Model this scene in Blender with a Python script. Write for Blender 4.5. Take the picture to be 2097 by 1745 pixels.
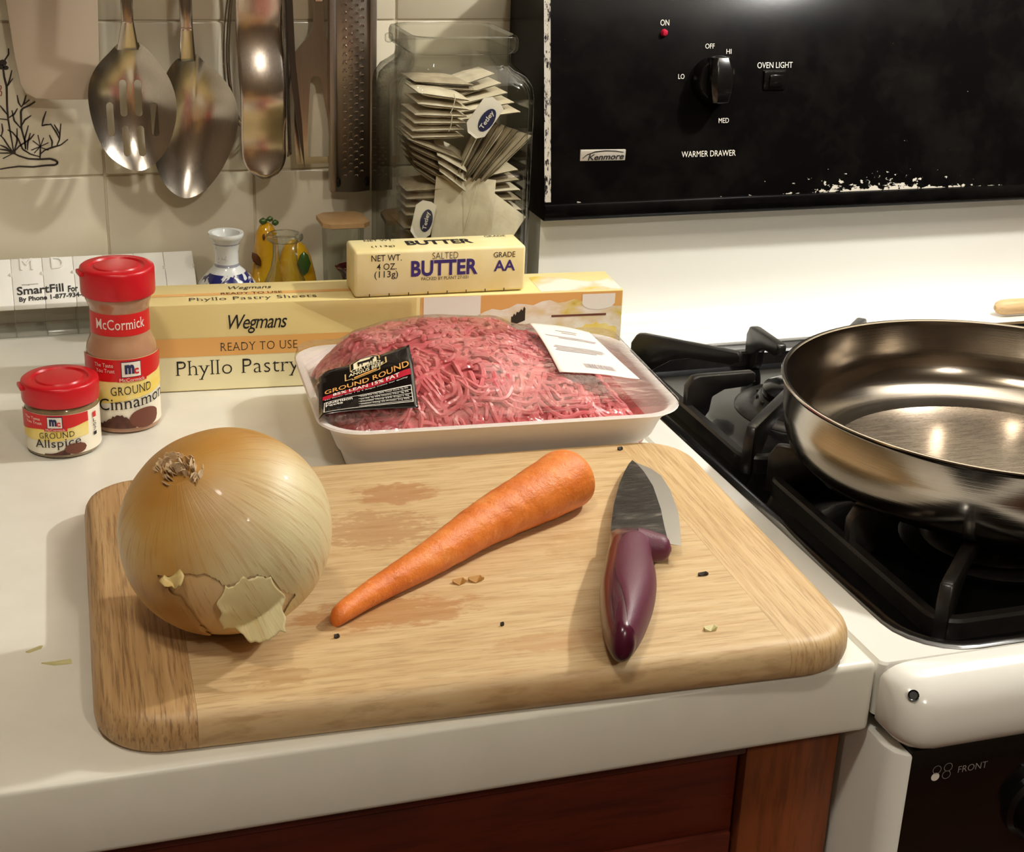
import bpy, bmesh, math, random
from mathutils import Vector, Matrix, noise as mnoise

for o in list(bpy.data.objects): bpy.data.objects.remove(o)
D = bpy.data; SC = bpy.context.scene; COL = SC.collection
RND = random.Random(11)
pi = math.pi; rad = math.radians

# ------------------------------------------------------------------ camera
CAM_POS = Vector((-0.3775, -0.5509, 0.3750))
CR = Vector((0.9504, -0.3088, 0.0379)); CU = Vector((0.0826, 0.3677, 0.9263)); CW = Vector((0.3000, 0.8772, -0.3749))
cd = D.cameras.new('camera'); cam = D.objects.new('camera', cd); COL.objects.link(cam)
cd.sensor_fit = 'HORIZONTAL'; cd.sensor_width = 36; cd.lens = 3150 / 2097 * 36; cd.clip_start = 0.02
m3 = Matrix((CR, CU, -CW)).transposed().to_4x4(); m3.translation = CAM_POS
cam.matrix_world = m3
SC.camera = cam

# ------------------------------------------------------------------ world + exposure
w = D.worlds.new('world'); SC.world = w; w.use_nodes = True
w.node_tree.nodes['Background'].inputs[0].default_value = (1.0, 0.82, 0.62, 1)
w.node_tree.nodes['Background'].inputs[1].default_value = 0.02
SC.view_settings.view_transform = 'Standard'; SC.view_settings.look = 'None'
SC.view_settings.exposure = 0.12; SC.view_settings.gamma = 1.0; SC.view_settings.use_curve_mapping = False

HOOD_LAMP = ((0.42, 0.25, 0.60), 16.0, 0.018, (1.0, 0.975, 0.925))      # position, watts, radius, colour
CEIL_LAMP = ((-0.56, -0.52, 1.43), 20.0, 0.06, (1.0, 0.935, 0.82))
FILL_LAMP = ((0.15, -1.75, 1.43), 30.0, 0.06, (1.0, 0.945, 0.85))  # fill lamp, added to brighten the counter front and other upright faces

# ------------------------------------------------------------------ helpers: materials
def C(h, a=1.0):
    h = h.lstrip('#'); c = [int(h[i:i+2], 16) / 255 for i in (0, 2, 4)]
    return tuple((x / 12.92 if x <= 0.04045 else ((x + 0.055) / 1.055) ** 2.4) for x in c) + (a,)
MATS = {}
def newmat(name):
    m = D.materials.new(name); m.use_nodes = True; nt = m.node_tree
    b = nt.nodes['Principled BSDF']; MATS[name] = m
    return m, nt, b
def N(nt, t, **kw):
    n = nt.nodes.new(t)
    for k, v in kw.items(): setattr(n, k, v)
    return n
def L(nt, a, b): nt.links.new(a, b)
def coords(nt, scale=(1, 1, 1), loc=(0, 0, 0), rot=(0, 0, 0)):
    tc = N(nt, 'ShaderNodeTexCoord'); mp = N(nt, 'ShaderNodeMapping')
    mp.inputs['Scale'].default_value = scale; mp.inputs['Location'].default_value = loc; mp.inputs['Rotation'].default_value = rot
    L(nt, tc.outputs['Object'], mp.inputs['Vector']); return mp.outputs['Vector']
def noise(nt, vec, scale, detail=4, rough=0.55, dist=0.0):
    n = N(nt, 'ShaderNodeTexNoise'); n.inputs['Scale'].default_value = scale; n.inputs['Detail'].default_value = detail
    n.inputs['Roughness'].default_value = rough; n.inputs['Distortion'].default_value = dist
    if vec: L(nt, vec, n.inputs['Vector'])
    return n.outputs['Fac']
def ramp(nt, fac, stops):
    r = N(nt, 'ShaderNodeValToRGB'); e = r.color_ramp.elements
    while len(e) < len(stops): e.new(0.5)
    for i, (p, c) in enumerate(stops):
        e[i].position = p; e[i].color = c if len(c) == 4 else tuple(c) + (1,)
    L(nt, fac, r.inputs['Fac']); return r.outputs['Color']
def mix(nt, fac, a, b, mode='MIX'):
    n = N(nt, 'ShaderNodeMix', data_type='RGBA', blend_type=mode)
    for s, v in ((0, fac), (6, a), (7, b)):
        if hasattr(v, 'is_linked') or hasattr(v, 'links'): L(nt, v, n.inputs[s])
        else: n.inputs[s].default_value = v
    return n.outputs[2]
def mth(nt, op, a, b=None, clamp=False):
    n = N(nt, 'ShaderNodeMath', operation=op); n.use_clamp = clamp
    for i, v in enumerate((a, b)):
        if v is None: continue
        if hasattr(v, 'links'): L(nt, v, n.inputs[i])
        else: n.inputs[i].default_value = v
    return n.outputs[0]
def bump(nt, bsdf, h, strength=0.3, dist=0.001):
    n = N(nt, 'ShaderNodeBump'); n.inputs['Strength'].default_value = strength; n.inputs['Distance'].default_value = dist
    L(nt, h, n.inputs['Height']); L(nt, n.outputs['Normal'], bsdf.inputs['Normal'])
def plain(name, col, rough=0.5, metal=0.0, spec=0.5, coat=0.0, var=None, bmp=None, aniso=0.0):
    m, nt, b = newmat(name); col = C(col) if isinstance(col, str) else col
    b.inputs['Base Color'].default_value = col; b.inputs['Roughness'].default_value = rough
    b.inputs['Metallic'].default_value = metal; b.inputs['Specular IOR Level'].default_value = spec
    b.inputs['Coat Weight'].default_value = coat
    if var:
        c2, sc = var; f = noise(nt, coords(nt), sc)
        L(nt, ramp(nt, f, [(0.35, col), (0.7, C(c2))]), b.inputs['Base Color'])
    if bmp:
        bump(nt, b, noise(nt, coords(nt), bmp[0]), bmp[1], bmp[2] if len(bmp) > 2 else 0.0005)
    return m
def thin_glass(name, tint=(0.96, 0.97, 0.95, 1), edge=(0.45, 0.48, 0.44, 1), base=0.05, power=3.0, rough=0.02, bmp=None):
    m = D.materials.new(name); m.use_nodes = True; nt = m.node_tree; nt.nodes.clear(); MATS[name] = m
    out = N(nt, 'ShaderNodeOutputMaterial'); lw = N(nt, 'ShaderNodeLayerWeight'); lw.inputs['Blend'].default_value = 0.5
    p = mth(nt, 'POWER', lw.outputs['Facing'], power)
    tr = N(nt, 'ShaderNodeBsdfTransparent'); L(nt, mix(nt, p, tint, edge), tr.inputs['Color'])
    gl = N(nt, 'ShaderNodeBsdfGlossy'); gl.inputs['Roughness'].default_value = rough
    if bmp:
        bn = N(nt, 'ShaderNodeBump'); bn.inputs['Strength'].default_value = bmp[1]; bn.inputs['Distance'].default_value = bmp[2]
        L(nt, noise(nt, coords(nt, bmp[3] if len(bmp) > 3 else (1, 1, 1)), bmp[0]), bn.inputs['Height']); L(nt, bn.outputs['Normal'], gl.inputs['Normal'])
    f = mth(nt, 'ADD', mth(nt, 'MULTIPLY', p, 0.6), base, True)
    mx = N(nt, 'ShaderNodeMixShader'); L(nt, f, mx.inputs[0]); L(nt, tr.outputs[0], mx.inputs[1]); L(nt, gl.outputs[0], mx.inputs[2])
    L(nt, mx.outputs[0], out.inputs['Surface']); return m

# ------------------------------------------------------------------ helpers: geometry
class G:
    def __init__(s): s.v = []; s.f = []
    def add(s, v, f):
        k = len(s.v); s.v += [tuple(p) for p in v]; s.f += [tuple(i + k for i in q) for q in f]; return s
    def box(s, x0, x1, y0, y1, z0, z1):
        v = [(x, y, z) for z in (z0, z1) for y in (y0, y1) for x in (x0, x1)]
        return s.add(v, [(0, 2, 3, 1), (4, 5, 7, 6), (0, 1, 5, 4), (2, 6, 7, 3), (0, 4, 6, 2), (1, 3, 7, 5)])
    def rings(s, rings, cap0=True, cap1=True, loop=True):
        n = len(rings[0]); v = [p for r in rings for p in r]; f = []
        for i in range(len(rings) - 1):
            for j in range(n if loop else n - 1):
                f.append((i*n + j, i*n + (j+1) % n, (i+1)*n + (j+1) % n, (i+1)*n + j))
        if cap0: f.append(tuple(range(n))[::-1])
        if cap1: f.append(tuple(range((len(rings)-1)*n, len(rings)*n)))
        return s.add(v, f)
    def lathe(s, prof, n=40, c=(0, 0, 0)):
        rs = []
        for r, z in prof:
            r = max(r, 1e-5); rs.append([(c[0] + r*math.cos(2*pi*j/n), c[1] + r*math.sin(2*pi*j/n), c[2] + z) for j in range(n)])
        return s.rings(rs, prof[0][0] < 1e-4, prof[-1][0] < 1e-4)
    def tube(s, path, r, n=8, caps=True, flat=1.0):
        path = [Vector(p) for p in path]; m = len(path); rr = r if isinstance(r, (list, tuple)) else [r]*m
        up = Vector((0, 0, 1)); rs = []; prev = None
        for i, p in enumerate(path):
            t = (path[min(i+1, m-1)] - path[max(i-1, 0)])
            if t.length < 1e-9: t = Vector((0, 0, 1))
            t.normalize()
            if prev is None:
                a = t.cross(up)
                if a.length < 1e-3: a = t.cross(Vector((1, 0, 0)))
            else: a = prev - t * prev.dot(t)
            a.normalize(); prev = a; b = t.cross(a)
            rs.append([p + (a*math.cos(2*pi*j/n) + b*math.sin(2*pi*j/n)*flat) * rr[i] for j in range(n)])
        return s.rings(rs, caps, caps)
    def prism(s, outl, t0, t1, plane='xz'):
        def P(a, b, t): return (a, t, b) if plane == 'xz' else ((a, b, t) if plane == 'xy' else (t, a, b))
        n = len(outl); v = [P(a, b, t0) for a, b in outl] + [P(a, b, t1) for a, b in outl]
        f = [tuple(range(n)), tuple(range(2*n-1, n-1, -1))] + [(i, i+n, (i+1) % n + n, (i+1) % n) for i in range(n)]
        return s.add(v, f)
    def grid(s, nu, nv, fn):
        v = [fn(i/nu, j/nv) for j in range(nv+1) for i in range(nu+1)]
        f = [(j*(nu+1)+i, j*(nu+1)+i+1, (j+1)*(nu+1)+i+1, (j+1)*(nu+1)+i) for j in range(nv) for i in range(nu)]
        return s.add(v, f)
    def xform(s, M): s.v = [tuple(M @ Vector(p)) for p in s.v]; return s

def rrect(x0, x1, y0, y1, r, z, n=6):
    pts = []
    for cx, cy, a0 in ((x1-r, y0+r, -pi/2), (x1-r, y1-r, 0), (x0+r, y1-r, pi/2), (x0+r, y0+r, pi)):
        for k in range(n+1):
            a = a0 + k/n*pi/2; pts.append((cx + r*math.cos(a), cy + r*math.sin(a), z))
    return pts
def winv(o):
    M = Matrix.Identity(4)
    while o is not None:
        M = Matrix.LocRotScale(o.location, o.rotation_euler, o.scale) @ M; o = o.parent
    return M.inverted()
def mk(name, g, mat, parent=None, smooth=True, bevel=0, seg=2, local=False, ang=35, recalc=True, kind=None, label=None, weld=0, solid=0):
    me = D.meshes.new(name); v = g.v
    if parent is not None and not local:
        Mi = winv(parent); v = [tuple(Mi @ Vector(p)) for p in v]
    me.from_pydata(v, [], g.f)
    bm = bmesh.new(); bm.from_mesh(me)
    if weld: bmesh.ops.remove_doubles(bm, verts=bm.verts, dist=weld)
    if recalc: bmesh.ops.recalc_face_normals(bm, faces=bm.faces)
    if bevel:
        es = [e for e in bm.edges if len(e.link_faces) == 2 and e.calc_face_angle(0) > rad(ang)]
        bmesh.ops.bevel(bm, geom=es, offset=bevel, segments=seg, profile=0.5, affect='EDGES', clamp_overlap=True)
    bm.to_mesh(me); bm.free()
    if smooth:
        me.shade_smooth()
        try: me.set_sharp_from_angle(angle=rad(40))
        except Exception: pass
    o = D.objects.new(name, me); COL.objects.link(o)
    if isinstance(mat, str): mat = MATS[mat]
    me.materials.append(mat)
    if solid:
        md = o.modifiers.new('thickness', 'SOLIDIFY'); md.thickness = solid; md.offset = 0
    if parent is not None: o.parent = parent
    if kind: o['kind'] = kind
    if label: o['label'] = label
    return o
def tag(o, label, cat, group=None):
    o['label'] = label; o['category'] = cat
    if group: o['group'] = group
    return o
def thing(name, label, cat, loc=(0, 0, 0), rotz=0, group=None):
    o = D.objects.new(name, None); COL.objects.link(o); o.location = loc; o.rotation_euler = (0, 0, rotz); o.empty_display_size = 0.02
    return tag(o, label, cat, group)
def struct(o): o['kind'] = 'structure'; return o

# flat print: lettering and shapes laid on a surface through a mapping (a,b)->point
def glyphs(s, x0, x1, y0, y1, shear=0, bold=0, space=1.0, serif=0):
    cu = D.curves.new('t', 'FONT'); cu.body = s; cu.size = 1; cu.shear = shear; cu.offset = bold; cu.space_character = space
    cu.resolution_u = 3; cu.fill_mode = 'FRONT'
    ob = D.objects.new('t', cu); COL.objects.link(ob)
    dg = bpy.context.evaluated_depsgraph_get(); oe = ob.evaluated_get(dg); me = oe.to_mesh()
    v = [(p.co.x, p.co.y) for p in me.vertices]; f = [tuple(p.vertices) for p in me.polygons]
    oe.to_mesh_clear(); D.objects.remove(ob); D.curves.remove(cu)
    if serif:                      # add slab feet to the open ends of stems
        cnt = {}
        for q in f:
            for i in range(len(q)):
                e = tuple(sorted((q[i], q[(i+1) % len(q)]))); cnt[e] = cnt.get(e, 0)+1
        for (i, j), c in list(cnt.items()):
            if c != 1: continue
            (xa, ya), (xb, yb) = v[i], v[j]; ln = abs(xa-xb)
            if abs(ya-yb) < .006 and .03 < ln < .17 and (abs(ya) < .03 or ya > .40 or ya < -.15):
                xl, xr = min(xa, xb)-serif, max(xa, xb)+serif; t_ = .032; k = len(v)
                yl, yh = (ya, ya+t_) if ya < .3 else (ya-t_, ya)
                v += [(xl, yl), (xr, yl), (xr, yh), (xl, yh)]; f.append((k, k+1, k+2, k+3))
    ax = min(p[0] for p in v); bx = max(p[0] for p in v); ay = min(p[1] for p in v); by = max(p[1] for p in v)
    return [(x0 + (p[0]-ax)/(bx-ax)*(x1-x0), y0 + (p[1]-ay)/(by-ay)*(y1-y0)) for p in v], f
def lettering(name, items, fn, mat, parent, label=None, slope=0.0):
    for it in items:
        s, x0, x1, y0, y1 = it[:5]; kw = dict(it[5]) if len(it) > 5 else {}
        sl = kw.pop('slope', slope); v, f = glyphs(s, x0, x1, y0, y1, **kw); cx = (x0+x1)/2
        o = mk(name, G().add([fn(a, b + (a-cx)*sl) for a, b in v], f), mat, parent, smooth=False, recalc=False, label=label)
    return o
def columns(g, fn, xs, lo, hi, rows=1):
    n = len(xs); lo = lo if callable(lo) else (lambda x, c=lo: c); hi = hi if callable(hi) else (lambda x, c=hi: c)
    v = [fn(x, lo(x) + (hi(x)-lo(x))*k/rows) for k in range(rows+1) for x in xs]
    f = [(k*n+i, k*n+i+1, (k+1)*n+i+1, (k+1)*n+i) for k in range(rows) for i in range(n-1)]
    return g.add(v, f)
def lin(a, b, n): return [a + (b-a)*i/n for i in range(n+1)]
def ribbon(g, pts, wd, fn):
    n = len(pts)
    for i in range(n-1):
        (x0, y0), (x1, y1) = pts[i], pts[i+1]; d = math.hypot(x1-x0, y1-y0) or 1e-9; nx, ny = -(y1-y0)/d, (x1-x0)/d
        w0 = wd*(1 - 0.45*abs(2*i/(n-1)-1)) ; w1 = wd*(1 - 0.45*abs(2*(i+1)/(n-1)-1))
        g.add([fn(x0-nx*w0, y0-ny*w0), fn(x1-nx*w1, y1-ny*w1), fn(x1+nx*w1, y1+ny*w1), fn(x0+nx*w0, y0+ny*w0)], [(0, 1, 2, 3)])
def interp(tab, x):
    if x <= tab[0][0]: return tab[0][1]
    for (a, va), (b, vb) in zip(tab, tab[1:]):
        if x <= b: t = (x-a)/(b-a); t = t*t*(3-2*t); return va + (vb-va)*t
    return tab[-1][1]
def interpc(tab, x):
    """smooth curve through the table (cubic Hermite)"""
    n = len(tab); x = max(tab[0][0], min(tab[-1][0], x)); i = max(k for k in range(n-1) if tab[k][0] <= x)
    def sl(k):
        if k in (0, n-1): a, b = (0, 1) if k == 0 else (n-2, n-1)
        else: a, b = k-1, k+1
        return (tab[b][1]-tab[a][1])/(tab[b][0]-tab[a][0])
    (x0, y0), (x1, y1) = tab[i], tab[i+1]; h = x1-x0; t = (x-x0)/h
    return (2*t**3-3*t*t+1)*y0 + (t**3-2*t*t+t)*h*sl(i) + (3*t*t-2*t**3)*y1 + (t**3-t*t)*h*sl(i+1)
def cut(ob, cutters):
    """apply exact boolean differences and drop the cutter objects"""
    for c in cutters:
        md = ob.modifiers.new('b', 'BOOLEAN'); md.object = c; md.operation = 'DIFFERENCE'; md.solver = 'EXACT'
    dg = bpy.context.evaluated_depsgraph_get(); dg.update()
    me = D.meshes.new_from_object(ob.evaluated_get(dg)); mats = [m for m in ob.data.materials]
    ob.modifiers.clear(); ob.data = me
    if not me.materials:
        for m in mats: me.materials.append(m)
    for c in cutters: D.objects.remove(c)
    return ob

# ------------------------------------------------------------------ materials
plain('tile_glaze', '#d8d0bb', 0.18, var=('#cfc6ae', 9), bmp=(30, 0.06))
plain('grout', '#cdc3ac', 0.85)
plain('wall_paint', '#85735c', 0.8)
plain('ceiling_paint', '#b5ab98', 0.85)
plain('floor_wood', '#6d4022', 0.35, var=('#57301a', 6))
plain('laminate', '#e4e1d5', 0.33, var=('#dfdccf', 40), bmp=(900, 0.03, 0.0002))
plain('ink_black', '#16120f', 0.6)
plain('ink_brown', '#2a211b', 0.5)
plain('ink_red', '#8e3f2c', 0.6)
plain('ink_purple', '#3a2a6e', 0.5)
plain('ink_white', '#e8e2d6', 0.5)
plain('ink_grey', '#8d8a85', 0.5)
plain('ink_orange', '#dfa050', 0.5)
plain('ink_navy', '#1f2350', 0.5)
plain('enamel_white', '#e6e5de', 0.12, coat=0.3)
plain('enamel_black', '#0b0a0a', 0.14, coat=0.4, bmp=(120, 0.05))
plain('cast_iron', '#131212', 0.32, var=('#26221f', 60), bmp=(180, 0.25))
plain('knob_black', '#0a0909', 0.22)
plain('badge_silver', '#cfc9bd', 0.35, metal=0.4)
plain('lamp_red', '#b01838', 0.2, coat=0.5)
plain('foam', '#efe9e4', 0.5, bmp=(500, 0.08))
plain('card_cream', '#e9d79a', 0.42, var=('#e4d08e', 12))
plain('card_pale', '#efe6ba', 0.42)
plain('card_orange', '#e2ab62', 0.42)
plain('card_white', '#eee8dc', 0.5)
plain('butter_paper', '#eee2b0', 0.42, var=('#e6d491', 35), bmp=(90, 0.2))
plain('lid_red', '#c4111f', 0.33, bmp=(700, 0.06))
plain('label_red', '#cf1b1e', 0.35)
plain('label_yellow', '#efcf55', 0.4, var=('#f3e29a', 60))
plain('label_cream', '#f3ecd8', 0.4)
plain('spice_brown', '#5b3122', 0.6, var=('#43231a', 300))
plain('spice_bowl', '#6d3b2a', 0.4)
plain('plastic_white', '#ecebe4', 0.35)
plain('turner_plastic', '#b5a48e', 0.5)
plain('ceramic_yellow', '#e0b41f', 0.15, coat=0.5, var=('#c98f16', 30))
plain('ceramic_green', '#3c5a25', 0.2, coat=0.4)
plain('ceramic_brown', '#5f3317', 0.3)
plain('dark_red_glass', '#3a0d12', 0.1, coat=0.6)
plain('tan_wood', '#c9a878', 0.5, var=('#b89263', 40))
plain('tea_paper', '#d9cfba', 0.75, var=('#c9bca2', 70), bmp=(400, 0.4))
plain('tea_dark', '#b3a68d', 0.75, var=('#8f8069', 60), bmp=(400, 0.4))
plain('string', '#e0d8c4', 0.8)
plain('plum', '#4a1229', 0.26, coat=0.15)
plain('plum_grip', '#5b2038', 0.46, bmp=(1400, 0.35, 0.0004))
plain('knife_bevel', '#a9a59e', 0.42, metal=0.9)
plain('hood_metal', '#d8d4cb', 0.3)
plain('bulb', '#fff3d8', 0.3)
b = MATS['bulb'].node_tree.nodes['Principled BSDF']; b.inputs['Emission Color'].default_value = (1, 0.85, 0.62, 1); b.inputs['Emission Strength'].default_value = 6
thin_glass('jar_glass', (0.965, 0.97, 0.95, 1), (0.28, 0.29, 0.25, 1), 0.022, 2.8)
thin_glass('clear_glass', (0.93, 0.95, 0.92, 1), (0.42, 0.45, 0.40, 1), 0.06, 2.2)
thin_glass('clear_plastic', (0.975, 0.975, 0.955, 1), (0.82, 0.82, 0.78, 1), 0.06, 2.6, 0.08)
thin_glass('film', (0.985, 0.975, 0.97, 1), (0.85, 0.83, 0.82, 1), 0.085, 3.0, 0.15, (38, 0.5, 0.004, (1, 2.6, 1)))
thin_glass('tape', (0.90, 0.88, 0.82, 1), (0.8, 0.78, 0.72, 1), 0.08, 3.0, 0.15)

def steel(name, col='#b5ada1', rough=0.25, scale=(1, 1, 60), freq=60, st=0.12):
    m, nt, b = newmat(name); b.inputs['Metallic'].default_value = 1.0
    n = noise(nt, coords(nt, scale), freq, 3)
    L(nt, ramp(nt, n, [(0.3, C(col)), (0.75, tuple(min(1, c*1.15) for c in C(col)[:3]) + (1,))]), b.inputs['Base Color'])
    rr = N(nt, 'ShaderNodeMapRange'); L(nt, n, rr.inputs['Value']); rr.inputs['To Min'].default_value = rough*0.8; rr.inputs['To Max'].default_value = rough*1.25
    L(nt, rr.outputs[0], b.inputs['Roughness']); bump(nt, b, n, st, 0.0002); return m
steel('steel_spoon', '#b8b0a6', 0.20, (60, 60, 1), 30)
steel('steel_tong', '#bdb2a6', 0.22, (60, 60, 1), 30)
steel('steel_dark', '#5b524a', 0.35, (60, 60, 1), 30)
steel('steel_grater', '#a39a92', 0.38, (30, 30, 30), 40)
steel('pan_side', '#989086', 0.15, (1, 1, 70), 25)
steel('pan_floor', '#a2978b', 0.27, (14, 200, 1), 3, 0.2)

def wood(name, a, b_, dark, scale, streak=0.5, rough=0.5, stains=()):
    m, nt, b = newmat(name)
    n1 = noise(nt, coords(nt, scale), 1.0, 5, 0.6); n2 = noise(nt, coords(nt, tuple(s*3.1 for s in scale), (3, 1, 7)), 1.0, 4, 0.6)
    col = mix(nt, n1, C(a), C(b_))
    col = ramp(nt, n1, [(0.3, C(b_)), (0.62, C(a))])
    dk = ramp(nt, n2, [(0.50, (0, 0, 0, 1)), (0.64, (streak,)*3 + (1,))])
    col = mix(nt, dk, col, C(dark))
    for (sx, sy, rx, ry, c, amt, sc) in stains:          # soaked-in stains with a shape of their own
        v = coords(nt, (1/rx, 1/ry, 0), (-sx/rx, -sy/ry, 0))
        ln = N(nt, 'ShaderNodeVectorMath', operation='LENGTH'); L(nt, v, ln.inputs[0])
        fall = mth(nt, 'SUBTRACT', 1.0, ln.outputs['Value'], True)
        ns = noise(nt, coords(nt, (sc, sc*2.2, sc)), 1.0, 5, 0.6)
        k = mth(nt, 'MULTIPLY', ramp(nt, mth(nt, 'MULTIPLY', mth(nt, 'ADD', fall, 0.45), ns), [(0.36, (0, 0, 0, 1)), (0.46, (1, 1, 1, 1))]), mth(nt, 'MULTIPLY', mth(nt, 'GREATER_THAN', fall, 0.0), amt))
        col = mix(nt, k, col, C(c))
    L(nt, col, b.inputs['Base Color']); b.inputs['Roughness'].default_value = rough
    bump(nt, b, n2, 0.12, 0.0004); return m
wood('bamboo', '#cdb286', '#b99769', '#8f6c40', (18, 210, 60), 0.35, 0.5,
     ((-0.195, 0.193, 0.034, 0.020, '#a0683a', 0.6, 95), (-0.215, 0.150, 0.05, 0.034, '#9b6a3c', 0.5, 130), (-0.225, 0.062, 0.06, 0.022, '#a0682f', 0.6, 80),
      (-0.155, 0.020, 0.05, 0.012, '#a87440', 0.35, 90), (-0.10, 0.110, 0.05, 0.03, '#a98350', 0.35, 60), (-0.285, 0.015, 0.025, 0.012, '#97703c', 0.4, 90)))
wood('bamboo_cap', '#c09d6e', '#a78152', '#634223', (300, 9, 60), 0.62, 0.5)
wood('bamboo_cap_pale', '#cdb083', '#ba9868', '#8f6c42', (330, 12, 60), 0.5, 0.5)
wood('cabinet_wood', '#7d4220', '#693517', '#4a220e', (70, 70, 8), 0.5, 0.4)
wood('cabinet_wood_flat', '#5c2010', '#4c190c', '#330f07', (8, 70, 70), 0.5, 0.42)
wood('spoon_wood', '#d8b88a', '#c8a271', '#a98350', (14, 200, 200), 0.3, 0.6)

# ------------------------------------------------------------------ the room
FZ = -0.91; CZ = 1.53
struct(mk('floor', G().box(-1.9, 2.3, -2.7, 0.62, FZ-0.03, FZ), 'floor_wood', smooth=False))
struct(mk('ceiling', G().box(-1.9, 2.3, -2.7, 0.62, CZ, CZ+0.03), 'ceiling_paint', smooth=False))
struct(mk('wall_left', G().box(-1.93, -1.9, -2.7, 0.62, FZ, CZ), 'wall_paint', smooth=False))
struct(mk('wall_right', G().box(2.3, 2.33, -2.7, 0.62, FZ, CZ), 'wall_paint', smooth=False))
struct(mk('wall_front', G().box(-1.9, 2.3, -2.73, -2.7, FZ, CZ), 'wall_paint', smooth=False))
wall = struct(mk('wall_back', G().box(-1.9, 2.3, 0.6018, 0.63, FZ, CZ), 'grout', smooth=False))
PX, PZ = 0.1095, 0.1105
tile_me = None; dill_tile = None
for ci in range(-4, 11):
    for ri in range(0, 5):
        x0 = -0.3076 + ci*PX; z0 = ri*PZ
        if tile_me is None:
            hx, hz = PX/2-0.0006, PZ/2-0.0006
            t = mk('tile', G().box(-hx, hx, -0.0020, 0.0055, -hz, hz), 'tile_glaze', wall, bevel=0.0014, seg=2, local=True); tile_me = t.data
        else:
            t = D.objects.new('tile', tile_me); COL.objects.link(t); t.parent = wall
        t.location = (x0+PX/2, 0.6022, z0+PZ/2)
        if ci == -1 and ri == 1: dill_tile = t
# the printed herb on one tile (flat print)
DILL = [[(-.3676,.2028),(-.3678,.1989),(-.3715,.1937),(-.3724,.191),(-.3721,.1831),(-.371,.1765),(-.3718,.1631),(-.3719,.1537),(-.3713,.1455),(-.3704,.1359),(-.37,.1291)],
[(-.3766,.1632),(-.3743,.1598),(-.372,.1564)],[(-.3649,.1609),(-.3674,.1569),(-.3715,.1543)],[(-.3774,.1538),(-.3723,.153)],[(-.3666,.1877),(-.3688,.1804),(-.3707,.1765)],[(-.3664,.182),(-.37,.1771)],
[(-.3644,.1703),(-.3639,.165),(-.3625,.1622)],[(-.3583,.1702),(-.3604,.1642),(-.3625,.1616)],[(-.3525,.1654),(-.3566,.1628),(-.3613,.1609),(-.3628,.1589),(-.3634,.1467),(-.3618,.1378),(-.3616,.1316)],
[(-.3559,.1557),(-.3606,.1527),(-.3629,.1487)],[(-.3688,.1597),(-.3678,.1522),(-.3637,.1467)],[(-.3563,.1668),(-.3605,.1635)],
[(-.3794,.1293),(-.3703,.1291),(-.3666,.1269),(-.3602,.1246),(-.3523,.124),(-.3451,.1242),(-.3412,.1227),(-.34,.1209),(-.3421,.1195),(-.3487,.1194),(-.3574,.1186),(-.3672,.1193),(-.3751,.1185),(-.3804,.1177)],
[(-.3523,.124),(-.3517,.1285),(-.3513,.1333)],[(-.3517,.1278),(-.3486,.1305),(-.3432,.1324),(-.3371,.134),(-.3318,.138)],[(-.3435,.1324),(-.3429,.1366),(-.3445,.1414)],
[(-.3398,.1337),(-.3378,.1378),(-.3372,.1419),(-.336,.1494)],[(-.3378,.1385),(-.3397,.1434),(-.3432,.1496)],[(-.3372,.1412),(-.3389,.1454),(-.3407,.1489)],
[(-.3513,.1333),(-.3524,.1416)],[(-.3513,.1333),(-.3486,.1395)],[(-.3513,.1333),(-.3563,.1376)],[(-.3513,.1333),(-.3455,.1359)],[(-.3513,.1333),(-.3559,.1286)],[(-.3513,.1333),(-.3578,.1308)],[(-.3514,.1327),(-.3459,.1304)],
[(-.37,.1291),(-.3732,.134),(-.376,.1395),(-.3783,.1423)],[(-.37,.1291),(-.3752,.1333),(-.3789,.1351)],[(-.37,.1291),(-.3747,.1313),(-.3792,.1321)],[(-.37,.1291),(-.3671,.1372),(-.3663,.1468)],
[(-.3699,.1297),(-.366,.1338),(-.3578,.139),(-.3549,.1424)],[(-.37,.1291),(-.3778,.1252)],[(-.3616,.1316),(-.3617,.1391),(-.3584,.1486)],[(-.3604,.1308),(-.36,.1357),(-.3575,.1431)],
[(-.3522,.1258),(-.3586,.128),(-.3636,.1316),(-.3662,.1392),(-.3698,.1441),(-.3729,.1459)],[(-.3764,.1504),(-.3761,.1456),(-.3774,.1416)],
[(-.3455,.1585),(-.3478,.153),(-.3492,.148)],[(-.343,.1490),(-.3470,.1488),(-.3492,.148)]]
g = G()
for i, pl in enumerate(DILL): ribbon(g, pl, 0.0008 if i in (0, 8, 12) else 0.00065, lambda a, b: (a, 0.59985, b))
for (a, b, r) in ((-.3722, .1930, .0028), (-.3735, .1900, .0022), (-.3705, .1895, .0020), (-.3702, .1296, .0018)):
    g.add([(a + r*math.cos(k*pi/4), 0.59982, b + r*0.8*math.sin(k*pi/4)) for k in range(8)], [tuple(range(8))])
mk('printed_herb', g, 'ink_brown', dill_tile, smooth=False, recalc=False, label='dark brown printed sprig of dill')
g = G(); ribbon(g, [(-.3765,.1775),(-.3745,.1768),(-.3750,.1745),(-.3765,.1740),(-.3745,.1725),(-.3752,.1700),(-.3770,.1705)], 0.0004, lambda a, b: (a, 0.59985, b))
mk('printed_script', g, 'ink_red', dill_tile, smooth=False, recalc=False)

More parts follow.
